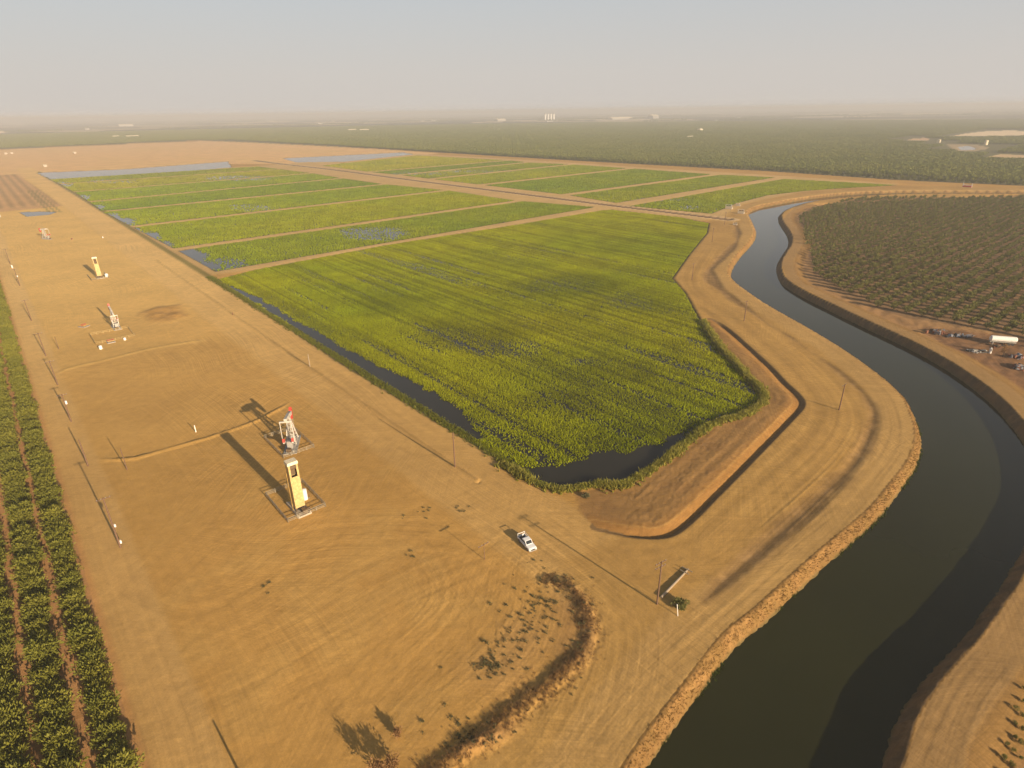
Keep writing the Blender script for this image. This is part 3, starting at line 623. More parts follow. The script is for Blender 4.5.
for i, fp in enumerate(fields[1:]):
    dist = np.linalg.norm(np.mean(fp, 0)); st = max(1.2, dist / 430)
    o = crop('flooded_crop', fp, st, st, 0.85, st * 0.5, 5, 300 + i, tones[i], True)
    side = 'left' if i < 7 else 'right'
    tag(o, 'green crop in flooded strip field %s of the ditch track, band %s back from the largest field' % (side, ['one', 'two', 'three', 'four', 'five', 'six', 'seven'][i % 7]), 'crop', 'flooded strip fields', 'stuff')

def crown(seed, R, Hc, z0, n, lw, ll, lumps, up=0.5, flat=1.0):
    """leaf quads in clumps through a crown's volume -> V, F"""
    r = np.random.default_rng(seed); c = r.normal(size=(lumps, 3)); c /= np.linalg.norm(c, axis=1)[:, None]
    c *= (0.35 + 0.5 * r.random((lumps, 1))); c[:, 2] *= 0.9; lr = 0.32 + 0.2 * r.random(lumps)
    k = r.integers(0, lumps, n); d = r.normal(size=(n, 3)); d /= np.linalg.norm(d, axis=1)[:, None]
    p = c[k] + d * (lr[k] * (0.55 + 0.45 * r.random(n)))[:, None]
    ax = d + np.array([0, 0, up]) + r.normal(size=(n, 3)) * 0.45; ax /= np.linalg.norm(ax, axis=1)[:, None]
    sd = np.cross(ax, r.normal(size=(n, 3))); sd /= np.linalg.norm(sd, axis=1)[:, None]
    S = np.array([R, R, Hc / 2]); P_ = p * S + np.array([0, 0, z0 + Hc / 2])
    L = ll * (0.6 + 0.8 * r.random((n, 1))); Wd = lw * (0.6 + 0.8 * r.random((n, 1)))
    v = np.stack([P_ - ax * L * 0.3, P_ + sd * Wd / 2 + ax * L * 0.15, P_ + ax * L * 0.7, P_ - sd * Wd / 2 + ax * L * 0.15], 1)
    v[..., 2] = np.maximum(v[..., 2], 0.05)
    return v.reshape(-1, 3), np.arange(4 * n).reshape(-1, 4)
def trunk_mb(h, r, spread):
    b = MB(); b.tube((0, 0, -0.15), (0, 0, h * 0.45), r, r * 0.8, 7)
    for k in range(4):
        t = k * PI / 2 + 0.4; b.tube((0, 0, h * 0.4), (math.cos(t) * spread, math.sin(t) * spread, h), r * 0.6, r * 0.2, 6)
    return b
# ---- the leafy rows at the left: each tree a crown on a forked trunk
tree_me = []
for k in range(6):
    v, f = crown(900 + k, 2.22 + 0.14 * (k % 3), 3.1 + 0.3 * (k % 2), 0.2, 1700, 0.19, 0.52, 34, 0.45)
    tree_me.append(np_mesh('crown', v, f, M['tree']))
trunk_me = trunk_mb(2.0, 0.14, 1.1).mesh('trunk', M['bark'])
cand = []
for row in range(9):
    v0 = -7.3 - 5.55 * row
    for u0 in np.arange(30, 480, 3.3):
        u = u0 + random.uniform(-.3, .3); v = v0 + random.uniform(-.25, .25); x, y = UV(u, v); qx, qy, fd = pix(x, y, 2.0)
        cand.append((math.hypot(x, y), x, y, row, -14 < qx < 1040 and -10 < qy < 790 and fd > 0))
vis = sorted([c for c in cand if c[4]])
rowname = ['first orchard row, bordering the left dirt road', 'second orchard row from the left dirt road', 'third orchard row from the left dirt road', 'orchard rows at the very left edge']
for k, (r, x, y, row, _) in enumerate(vis[:290]):
    t = thing('orchard_tree', 'bushy green tree in the ' + rowname[min(row, 3)], 'tree', (x, y, 0), random.uniform(0, 6.28), 'leafy orchard trees in rows at the left')
    s = random.uniform(0.86, 1.14); t.scale = (s, s, s * random.uniform(0.9, 1.12))
    o = link(bpy.data.objects.new('crown', tree_me[k % 6])); o.parent = t
    o = link(bpy.data.objects.new('trunk', trunk_me)); o.parent = t
hid = [c for c in cand if not c[4]] + vis[290:]
cv, cf = crown(990, 2.0, 3.2, 0.2, 160, 0.4, 0.9, 20)
def merge_copies(name, base_v, base_f, pos, mat, smin=0.85, smax=1.15):
    n = len(pos); a = rng.random(n) * 2 * PI; s = smin + (smax - smin) * rng.random(n); ca, sa = np.cos(a) * s, np.sin(a) * s
    V = np.empty((n, len(base_v), 3)); V[:, :, 0] = base_v[None, :, 0] * ca[:, None] - base_v[None, :, 1] * sa[:, None] + pos[:, None, 0]
    V[:, :, 1] = base_v[None, :, 0] * sa[:, None] + base_v[None, :, 1] * ca[:, None] + pos[:, None, 1]; V[:, :, 2] = base_v[None, :, 2] * s[:, None] + pos[:, None, 2]
    F = base_f[None] + (np.arange(n) * len(base_v))[:, None, None]
    return np_obj(name, V.reshape(-1, 3), F.reshape(-1, base_f.shape[1]), mat)
o = merge_copies('orchard_rows', cv, cf, np.array([(c[1], c[2], 0) for c in hid]), M['tree'])
tag(o, 'further rows of the same leafy orchard running on to the left', 'orchard', kind='stuff')
# ---- dark small trees across the canal
def grid_in(poly, sp, axis_u, jit, origin=(0, 0)):
    poly = np.asarray(poly); a = np.array([math.cos(axis_u), math.sin(axis_u)]); b = np.array([-a[1], a[0]])
    uu = poly @ a; vv = poly @ b
    gu, gv = np.meshgrid(np.arange(uu.min(), uu.max(), sp[0]), np.arange(vv.min(), vv.max(), sp[1]), indexing='ij'); gu = gu.ravel(); gv = gv.ravel()
    gu = gu + (rng.random(len(gu)) - .5) * jit; gv = gv + (rng.random(len(gv)) - .5) * jit
    x = gu * a[0] + gv * b[0]; y = gu * a[1] + gv * b[1]; k = sd_poly(x, y, poly, 8) < -0.5; return x[k], y[k]
nut_me = []
for k in range(5):
    v, f = crown(700 + k, 1.75 + 0.15 * (k % 3), 3.0, 0.55, 260, 0.30, 0.75, 16, 0.35)
    nut_me.append(np_mesh('crown', v, f, M['nut']))
nut_trunk = MB().tube((0, 0, -0.3), (0, 0, 1.5), 0.12, 0.08, 6).mesh('trunk', M['bark'])
xs, ys = grid_in(rorch, (5.8, 5.8), A1, 0.6); x2, y2 = grid_in(rorch2, (0.95, 2.3), A1 - 0.2, 0.35)
pos = [(math.hypot(x, y), x, y, 0) for x, y in zip(xs, ys)] + [(math.hypot(x, y), x, y, 1) for x, y in zip(x2, y2)]
def inframe(x, y, z=1.5, m_=8):
    qx, qy, fd = pix(x, y, z); return fd > 0 and -m_ < qx < 1024 + m_ and -m_ < qy < 768 + m_
pv = sorted([p for p in pos if inframe(p[1], p[2])])
chosen = pv[:298]; rest = [p for p in pv[298:] + [q for q in pos if not inframe(q[1], q[2])] if p[3] == 0]
for k, (r, x, y, w) in enumerate(chosen):
    o = link(bpy.data.objects.new('nut_tree', None)); o.location = (x, y, ground_z(x, y)); s = random.uniform(0.8, 1.15) * (0.22 if w else 1)
    for nm, me_ in (('crown', nut_me[k % 5]), ('trunk', nut_trunk)): q = link(bpy.data.objects.new(nm, me_)); q.parent = o
    o.scale = (s, s, s * random.uniform(.9, 1.1)); o.rotation_euler = (0, 0, random.uniform(0, 6.28))
    tag(o, 'dark sapling beyond the canal road in the bottom right corner' if w else 'small dark tree in the front rows of the orchard across the canal', 'tree', 'corner saplings' if w else 'dark orchard trees across the canal')
cv, cf = crown(790, 1.8, 3.0, 0.5, 90, 0.5, 0.95, 14, 0.3)
ra = np.array([(p[1], p[2]) for p in rest]); o = merge_copies('nut_orchard', cv, cf, np.column_stack([ra, ground_z_arr(ra[:, 0], ra[:, 1])]), M['nut'])
tag(o, 'dark orchard rows across the canal, behind the front rows', 'orchard', kind='stuff')
# ---- the great grove beyond the fields
fa, fb = far_b[3], far_b[7]; FD = math.atan2(*(fb - fa)[::-1]); fd_ = np.array([math.cos(FD), math.sin(FD)]); fn = np.array([-fd_[1], fd_[0]])
if fn @ (np.array([0, 5000]) - fa) < 0: fn = -fn
gm = []
for k in range(5):
    v, f = crown(600 + k, 3.0, 4.6, 0.3, 220, 0.7, 1.3, 16, 0.3)
    gm.append(np_mesh('grove_tree', v, f, M['grove']))
k = 0; t = -620.0
while t < 1500 and k < 290:
    p = None
    # keep to the real edge line of the grove
    P0 = fa + fd_ * t; dd = sd_poly(np.array([P0[0]]), np.array([P0[1]]), FARLAND, 400)[0]; P0 = P0 + fn * (dd + 5.0)
    if inframe(P0[0], P0[1], 2, 4):
        o = link(bpy.data.objects.new('grove_tree', gm[k % 5])); o.location = (P0[0], P0[1], 0); s = random.uniform(0.85, 1.2); o.scale = (s, s, s * random.uniform(.9, 1.1)); o.rotation_euler = (0, 0, random.uniform(0, 6.28))
        tag(o, 'green tree in the front edge row of the vast far grove', 'tree', 'edge trees of the far grove'); k += 1
    t += 6.2
# rows behind: a block of trees repeated over the grove by geometry nodes
nb, spx = 9, 6.6; bs = nb * spx
cv, cf = crown(650, 3.0, 4.6, 0.4, 44, 1.0, 1.6, 14, 0.25)
bx, by = np.meshgrid((np.arange(nb) + .5) * spx - bs / 2, (np.arange(nb) + .5) * spx - bs / 2); bx = bx.ravel() + rng.normal(size=nb * nb) * .5; by = by.ravel() + rng.normal(size=nb * nb) * .5
keepb = rng.random(nb * nb) > 0.03; bx, by = bx[keepb], by[keepb]
pts = []
clear = [GP([(949, 137.5), (968, 133), (990, 129.8), (1012, 129.5), (1040, 130.5), (1040, 136.2), (985, 137.2)]), GP([(980, 159), (1000, 153.3), (1060, 155), (1060, 159.8)]), GP([(900, 140.5), (926, 136.5), (932, 140), (948, 143.2), (990, 144.3), (992, 148.5), (975, 152.5), (952, 151.5), (945, 145.6), (912, 141.6)])]
gu, gv = np.meshgrid(np.arange(-6500, 2600, bs), np.arange(-3960, 3700, bs), indexing='ij'); gu = gu.ravel(); gv = gv.ravel()
PX = fa[0] + fd_[0] * gu + fn[0] * (gv + 10 + bs / 2); PY = fa[1] + fd_[1] * gu + fn[1] * (gv + 10 + bs / 2)
sdF = sd_poly(PX, PY, FARLAND, 60); kk = (sdF < -bs * 0.46) & (np.hypot(PX, PY) < 4300); qx, qy, fdp = pix(PX, PY, np.zeros_like(PX)); kk &= (fdp > 0) & (qx > -120) & (qx < 1150)
for cp_ in clear: kk &= sd_poly(PX, PY, cp_, 60) > 24
PX, PY = PX[kk], PY[kk]
n = len(bx); a = rng.random(n) * 2 * PI
V = np.empty((n, len(cv), 3)); s = 0.85 + 0.3 * rng.random(n)
V[:, :, 0] = (cv[None, :, 0] * np.cos(a)[:, None] - cv[None, :, 1] * np.sin(a)[:, None]) * s[:, None] + bx[:, None]
V[:, :, 1] = (cv[None, :, 0] * np.sin(a)[:, None] + cv[None, :, 1] * np.cos(a)[:, None]) * s[:, None] + by[:, None]; V[:, :, 2] = cv[None, :, 2] * s[:, None]
F = (cf[None] + (np.arange(n) * len(cv))[:, None, None]).reshape(-1, 4); V = V.reshape(-1, 3)
grove = bpy.data.objects.new('grove_trees', np_mesh('grove_trees', np.vstack([V, np.column_stack([PX, PY, np.zeros(len(PX))])]), F, M['grove'])); link(grove)
at = grove.data.attributes.new('spot', 'BOOLEAN', 'POINT'); at.data.foreach_set('value', np.concatenate([np.zeros(len(V), bool), np.ones(len(PX), bool)]))
tag(grove, 'vast green grove stretching behind the fields to the horizon', 'orchard', kind='stuff')
ng = bpy.data.node_groups.new('grove_blocks', 'GeometryNodeTree'); ng.interface.new_socket('Geometry', in_out='INPUT', socket_type='NodeSocketGeometry'); ng.interface.new_socket('Geometry', in_out='OUTPUT', socket_type='NodeSocketGeometry')
gi = ng.nodes.new('NodeGroupInput'); go = ng.nodes.new('NodeGroupOutput'); na = ng.nodes.new('GeometryNodeInputNamedAttribute'); na.data_type = 'BOOLEAN'; na.inputs['Name'].default_value = 'spot'
sg_ = ng.nodes.new('GeometryNodeSeparateGeometry'); sg_.domain = 'POINT'; ip = ng.nodes.new('GeometryNodeInstanceOnPoints')
rv = ng.nodes.new('FunctionNodeRandomValue'); rv.data_type = 'INT'; rv.inputs[4].default_value = 0; rv.inputs[5].default_value = 3
mu = ng.nodes.new('ShaderNodeMath'); mu.operation = 'MULTIPLY'; mu.inputs[1].default_value = PI / 2; ad = ng.nodes.new('ShaderNodeMath'); ad.operation = 'ADD'; ad.inputs[1].default_value = FD
cx = ng.nodes.new('ShaderNodeCombineXYZ')
for a_, b_ in ((gi.outputs[0], sg_.inputs[0]), (na.outputs[0], sg_.inputs['Selection']), (sg_.outputs['Selection'], ip.inputs['Points']), (sg_.outputs['Inverted'], ip.inputs['Instance']), (rv.outputs[2], mu.inputs[0]), (mu.outputs[0], ad.inputs[0]), (ad.outputs[0], cx.inputs[2]), (cx.outputs[0], ip.inputs['Rotation']), (ip.outputs[0], go.inputs[0])):
    ng.links.new(a_, b_)
gmod = grove.modifiers.new('blocks', 'NODES'); gmod.node_group = ng

# ---- reeds round the near field, straw on the canal bank, brush on the berm, weeds
def along(line, n, spread, off=0.0):
    L = np.asarray(line); seg = np.linalg.norm(np.diff(L, axis=0), axis=1); cum = np.r_[0, np.cumsum(seg)]; s = rng.random(n) * cum[-1]
    x = np.interp(s, cum, L[:, 0]); y = np.interp(s, cum, L[:, 1]); k = np.clip(np.searchsorted(cum, s) - 1, 0, len(seg) - 1); d = np.diff(L, axis=0)[k] / seg[k][:, None]
    o = off + rng.normal(size=n) * spread; return x - d[:, 1] * o, y + d[:, 0] * o, s
REED = smooth_line(GP([(500, 464), (530, 480), (557, 490), (578, 487), (597, 485), (620, 487), (642, 475), (667, 459), (690, 440), (704, 430), (717, 422), (744, 415), (763, 402), (761, 390), (747, 377), (737, 365), (722, 350), (709, 332), (703, 321)]), 5)
x, y, s = along(REED, 4200, 0.75); h = 0.5 + 1.1 * fbm(s / 3.0, s * 0 + 1, 5); gz = ground_z_arr(x, y)
t = rng.random(len(x)) * 0.6 + 0.4 * fbm(s / 6, s * 0, 15); tint = (1 - t)[:, None] * np.array([0.22, 0.25, 0.028]) + t[:, None] * np.array([0.42, 0.34, 0.08])
o = tuft_mesh('reeds', x, y, gz - 0.05, h, 0.5, 0.32, 6, tint, M['crop'], 0.45); tag(o, 'green and straw coloured reeds edging the near field', 'reeds', kind='stuff')
VERGE = np.array([UV(u, 82.0) for u in (92, 140, 200, 280, 350)]); x, y, s = along(VERGE, 6500, 0.9); gz = ground_z_arr(x, y)
t = rng.random(len(x)); tint = (1 - t)[:, None] * np.array([0.13, 0.155, 0.018]) + t[:, None] * np.array([0.21, 0.20, 0.030])
o = tuft_mesh('verge_grass', x, y, gz - 0.05, 0.25 + 0.5 * rng.random(len(x)), 0.5, 0.30, 5, tint, M['crop'], 0.5); tag(o, 'low green grass verge between the dirt road and the near field', 'grass', kind='stuff')
near_LC = LC[4:60]; x, y, s = along(near_LC, 5200, 0.45, off=-0.85); gz = ground_z_arr(x, y)
t = rng.random(len(x)); tint = (1 - t)[:, None] * np.array([0.25, 0.152, 0.050]) + t[:, None] * np.array([0.17, 0.10, 0.03])
o = tuft_mesh('bank_straw', x, y, gz - 0.03, 0.08 + 0.16 * rng.random(len(x)), 0.3, 0.09, 5, tint, M['crop'], 0.6); tag(o, 'dry straw on the sunlit near bank of the canal', 'grass', kind='stuff')
x, y, s = along(near_LC, 1300, 0.25, off=-1.8); gz = np.full(len(x), CANAL_Z); kp = fbm(s / 9, s * 0 + 3, 8) > 0.5; x, y, gz = x[kp], y[kp], gz[kp]
tint = np.tile(np.array([[0.07, 0.095, 0.02]]), (len(x), 1)); o = tuft_mesh('bank_sedge', x, y, gz, 0.25 + 0.35 * rng.random(len(x)), 0.3, 0.12, 5, tint, M['crop'], 0.5); tag(o, 'green sedge along the waterline of the near canal bank', 'grass', kind='stuff')
x, y, s = along(BERM, 2600, 1.25); gz = ground_z_arr(x, y); t = rng.random(len(x)); tint = (1 - t)[:, None] * np.array([0.25, 0.135, 0.055]) + t[:, None] * np.array([0.16, 0.105, 0.055])
kp = fbm(x / 3, y / 3, 77) > 0.38; o = tuft_mesh('dry_brush', x[kp], y[kp], gz[kp] - 0.05, (0.12 + 0.32 * rng.random(len(x)))[kp], 0.3, 0.05, 9, tint[kp], M['crop'], 0.6); tag(o, 'rusty dry brush growing on the curved earth berm', 'brush', kind='stuff')
wp = []
for cx_, cy_, sx, sy, n in ((545, 600, 14, 16, 55), (500, 650, 12, 12, 32), (560, 588, 10, 8, 20), (490, 668, 8, 6, 40), (525, 622, 22, 18, 50), (470, 735, 20, 10, 50), (415, 512, 10, 4, 9), (462, 508, 6, 3, 7), (268, 587, 5, 3, 6), (413, 555, 4, 2, 4), (443, 667, 2, 1, 2), (580, 640, 8, 22, 20)):
    for _ in range(n): wp.append(G(random.gauss(cx_, sx), random.gauss(cy_, sy)))
wp = np.array(wp); cv, cf = crown(555, 0.42, 0.3, 0.0, 40, 0.10, 0.30, 8, 0.6); o = merge_copies('weeds', cv, cf, np.column_stack([wp, ground_z_arr(wp[:, 0], wp[:, 1])]), M['weed'], 0.25, 0.9)
tag(o, 'scattered grey green weeds on the bare pad', 'weeds', kind='stuff')

def bush(name, label, cat, px, R, H, n, mat, seed, lw=0.14, ll=0.4):
    v, f = crown(seed, R, H, 0.0, n, lw, ll, 14, 0.5); o = np_obj(name, v, f, mat); x, y = G(*px); o.location = (x, y, ground_z(x, y) - 0.05); return tag(o, label, cat)
bush('round_bush', 'round olive green bush beside the fallen pole at the junction', 'bush', (682, 607), 1.5, 1.2, 900, M['reed'], 31)
bush('dry_bush', 'tangled rust brown dry bush at the bottom edge, left end of the berm', 'bush', (384, 772), 1.9, 3.2, 1100, M['dry'], 32)
bush('dry_bush', 'small dry orange bush just above the left end of the berm', 'bush', (397, 735), 0.8, 1.6, 350, M['dry'], 33)
bush('dark_bush', 'dark low bush where the reeds meet the dirt road', 'bush', (586, 497), 0.9, 1.0, 420, M['weed'], 34)

# ================================================================== THINGS
# ---- utility poles
def pole(px, h, label, arms=1, r=0.19, boxes=(), group=None, az=None, mat='wood', name='utility_pole', xy=None):
    x, y = xy if xy else G(*px); z = ground_z(x, y)
    t = thing(name, label, 'pole', (x, y, z), A1 - PI / 2 if az is None else az, group)
    MB().tube((0, 0, -0.4), (0, 0, h), r, r * 0.65, 9).build('pole', M[mat], t)
    for k in range(arms):
        zz = h - 0.35 - 0.95 * k; b = MB().box((0, 0.16, zz), (2.5, 0.11, 0.13)); a = b.build('crossarm', M['wood'], t)
        ins = MB()
        for xx in (-1.1, -0.4, 0.4, 1.1): ins.tube((xx, 0.16, zz + 0.06), (xx, 0.16, zz + 0.26), 0.05, 0.04, 6)
        ins.build('insulators', M['grey'], a)
    for zz, w, hh in boxes:
        MB().tube((0.34, 0.1, zz), (0.34, 0.1, zz + hh), w, w, 10).build('transformer', M['white'], t)
    return t
LG = 'utility poles along the left dirt road'
def lp(u, v, *a, **k): return pole(None, *a, xy=UV(u, v), group=LG, **k)
lp(126.6, 1.7, 12.2, 'two tone utility pole with white boxes, nearest along the left dirt road', boxes=((5.0, 0.18, 0.6), (0.9, 0.18, 0.7)))
lp(168, 1.6, 7.6, 'dark bare pole second nearest along the left dirt road', arms=0)
lp(199.5, 1.7, 8.8, 'utility pole carrying a white transformer by the left dirt road', boxes=((5.6, 0.26, 1.0),))
lp(233.7, 1.9, 8.6, 'dark utility pole just behind the transformer pole', arms=1)
lp(268.4, 1.8, 9.0, 'dark utility pole level with the white pumpjack yard', arms=1)
lp(323.7, 1.6, 9.4, 'dark utility pole halfway up the left dirt road', arms=1)
lp(401.4, 2.4, 9.0, 'pale topped utility pole towards the far end of the left road', arms=1, boxes=((4.6, 0.22, 0.8),))
lp(470, 2.0, 9.0, 'far thin utility pole at the left picture edge', arms=1)
pole(None, 6.2, 'short pole leaning its shadow over the earth ridge', arms=0, xy=UV(159.2, 8.7), r=0.13)
pole(None, 5.0, 'short pole right of the line of road poles', arms=0, xy=UV(273.9, 6.3), r=0.12)
pole((250, 794), 3.8, 'utility pole casting its shadow into the bottom left of the pad', arms=0)
pole((455, 467), 9.6, 'tall thin brown pole between the dirt road and the near field', arms=0)
pole((310, 367), 4.6, 'short pale pole beside the dirt road ahead of the red pumpjack', arms=0, mat='greywood')
pole((839, 410), 8.2, 'thin dark pole in the swale inside the canal bend', arms=1)
pole((744, 321), 8.6, 'thin dark pole on the bench left of the canal', arms=1)
pole((692, 280), 8.6, 'thin pole near the right corner of the near field', arms=1)
pole((712, 242), 9.0, 'thin pole just short of the ditch track end', arms=1)
pole((724.5, 224.5), 9.0, 'thin pole at the ditch track end by the canal pumps', arms=1)
pole((657, 604), 9.6, 'tall double crossarm utility pole at the dirt road junction', arms=2, r=0.17, az=0.55)
pole((484.5, 559.5), 3.8, 'short crossarm post left of the white pickup', arms=1, r=0.08)
x, y = G(661, 598); x2_, y2_ = G(688, 570)
t = thing('fallen_pole', 'pale weathered pole lying on the ground from the junction pole', 'pole', (x, y, ground_z(x, y)), math.atan2(y2_ - y, x2_ - x)); Lp = math.hypot(x2_ - x, y2_ - y)
MB().tube((0, 0, 0.2), (Lp, 0, 0.2), 0.26, 0.2, 9).build('pole', M['greywood'], t); MB().box((Lp - 0.4, 0, 0.45), (0.14, 2.2, 0.13)).box((Lp - 1.4, 0, 0.45), (0.14, 1.8, 0.13)).build('crossarm', M['greywood'], t)
def post(px, h, label, mat='white', r=0.11, cat='post', name='marker_post', lean=(0, 0)):
    x, y = G(*px); o = MB().tube((0, 0, -0.2), (lean[0], lean[1], h), r, r * 0.9, 8).tube((lean[0], lean[1], h), (lean[0] * 1.02, lean[1] * 1.02, h + 0.08), r * 1.3, r * 1.1, 8).build(name, M[mat]); o.location = (x, y, ground_z(x, y)); return tag(o, label, cat)
post((196, 432), 2.0, 'white marker post above the long earth ridge', r=0.13)
post((678, 616), 2.3, 'leaning white pipe beside the round bush', r=0.07, lean=(-0.3, 0.3))
post((12.5, 268), 1.6, 'white cabinet post far up the left road', r=0.35)
post((0.5, 217), 1.6, 'white post at the left picture edge by the small pond', r=0.35)
post((103, 238), 0.9, 'small pale post on the pad right of the far pumpjack', r=0.3)
post((72, 239.5), 0.8, 'low brown stump on the pad near the far pumpjack', 'rust', r=0.5)
post((233, 315), 1.0, 'little rusty post at the edge of the main dirt road', 'rust', r=0.15)

# ---- long-stroke pumping towers (yellow) and beam pumps (white and red)
def rail_fence(name, label, c, ax, L, Wd, h, gap=None, mat='rail', group=None, rails=3):
    t = thing(name, label, 'railing', (c[0], c[1], ground_z(*c)), ax, group)
    sides = [((-L / 2, -Wd / 2), (L / 2, -Wd / 2)), ((L / 2, -Wd / 2), (L / 2, Wd / 2)), ((L / 2, Wd / 2), (-L / 2, Wd / 2)), ((-L / 2, Wd / 2), (-L / 2, -Wd / 2))]
    for i, (a, b) in enumerate(sides):
        if i == gap: continue
        m_ = MB(); n = max(2, int(math.hypot(b[0] - a[0], b[1] - a[1]) / 2.0))
        for k in range(n + 1):
            q = (a[0] + (b[0] - a[0]) * k / n, a[1] + (b[1] - a[1]) * k / n); m_.tube((*q, -0.2), (*q, h), 0.06, 0.06, 6)
        for k in range(rails): zz = h * (k + 1) / rails - 0.05; m_.tube((*a, zz), (*b, zz), 0.055, 0.055, 6)
        m_.build('rail_side', M[mat], t)
    return t
def tower_unit(c, ax, label, h=12.8):
    t = thing('tower_pump', label, 'pumping unit', (c[0], c[1], ground_z(*c)), ax, 'yellow tower pumping units')
    MB().box((-0.6, 0, 0.22), (7.2, 3.0, 0.4)).box((-0.6, 1.3, 0.5), (6.8, 0.25, 0.3)).box((-0.6, -1.3, 0.5), (6.8, 0.25, 0.3)).build('base_skid', M['conc'], t, 0.03)
    # tower: x forward is the face turned to the camera
    b = MB(); w, d = 2.1, 1.7
    b = MB(); z0, z1 = 1.3, h - 0.7
    b.box((-d / 2 + 0.06, 0, (z0 + z1) / 2), (0.12, w, z1 - z0)); b.box((0, w / 2 - 0.06, (z0 + z1) / 2), (d - 0.25, 0.12, z1 - z0)); b.box((0, -w / 2 + 0.06, (z0 + z1) / 2), (d - 0.25, 0.12, z1 - z0))
    zo = h - 3.7
    b.box((d / 2 - 0.06, 0, (z0 + zo) / 2), (0.12, w, zo - z0)); b.box((d / 2 - 0.06, w / 2 - 0.2, (zo + z1) / 2), (0.12, 0.4, z1 - zo)); b.box((d / 2 - 0.06, -w / 2 + 0.2, (zo + z1) / 2), (0.12, 0.4, z1 - zo))
    for zz in (3.2, 5.4, 7.6): b.box((d / 2 + 0.012, 0, zz), (0.03, w * 0.98, 0.07))
    tw = b.build('tower_housing', M['yellow'], t, 0.03)
    MB().box((-0.25, 0, (zo + z1) / 2), (0.08, w - 0.3, z1 - zo)).tube((0.1, -w / 2 + 0.25, h - 1.5), (0.1, w / 2 - 0.25, h - 1.5), 0.62, 0.62, 16).build('belt_drum', M['brown'], tw)
    MB().box((0, 0, h - 0.35), (d + 0.3, w + 0.3, 0.7), taper=0.93).build('top_cap', M['cream'], t, 0.04)
    b = MB()
    for sx in (-d / 2 + 0.15, d / 2 - 0.15):
        for sy in (-w / 2 + 0.15, w / 2 - 0.15): b.bar((sx, sy, 0.4), (sx, sy, 1.35), 0.2, 0.2)
    b.build('tower_legs', M['brown'], t)
    b = MB()
    for s_ in (-1, 1): b.bar((-0.25 + 0.28 * s_, -w / 2 - 0.35, 0.4), (-0.25 + 0.28 * s_, -w / 2 - 0.35, h - 2.5), 0.07, 0.07)
    for k in range(26): b.bar((-0.53, -w / 2 - 0.35, 0.7 + k * 0.38), (0.03, -w / 2 - 0.35, 0.7 + k * 0.38), 0.05, 0.05)
    for k in range(9): b.box((-0.25, -w / 2 - 0.72, 2.8 + k * 0.9), (0.8, 0.05, 0.08))
    b.build('ladder', M['yellow2'], t)
    MB().box((2.0, 0.3, 0.9), (1.3, 1.0, 0.9)).tube((2.0, 0.9, 0.9), (2.0, 1.6, 0.9), 0.35, 0.35, 12).build('motor', M['brown'], t)
    MB().box((-2.6, 0, 1.5), (0.1, 1.2, 1.8)).tube((-2.4, 0, 0.2), (-2.4, 0, 2.4), 0.12, 0.12, 8).tube((-2.4, -0.5, 0.9), (-2.4, 0.5, 0.9), 0.1, 0.1, 8).build('wellhead', M['rust'], t)
    return t
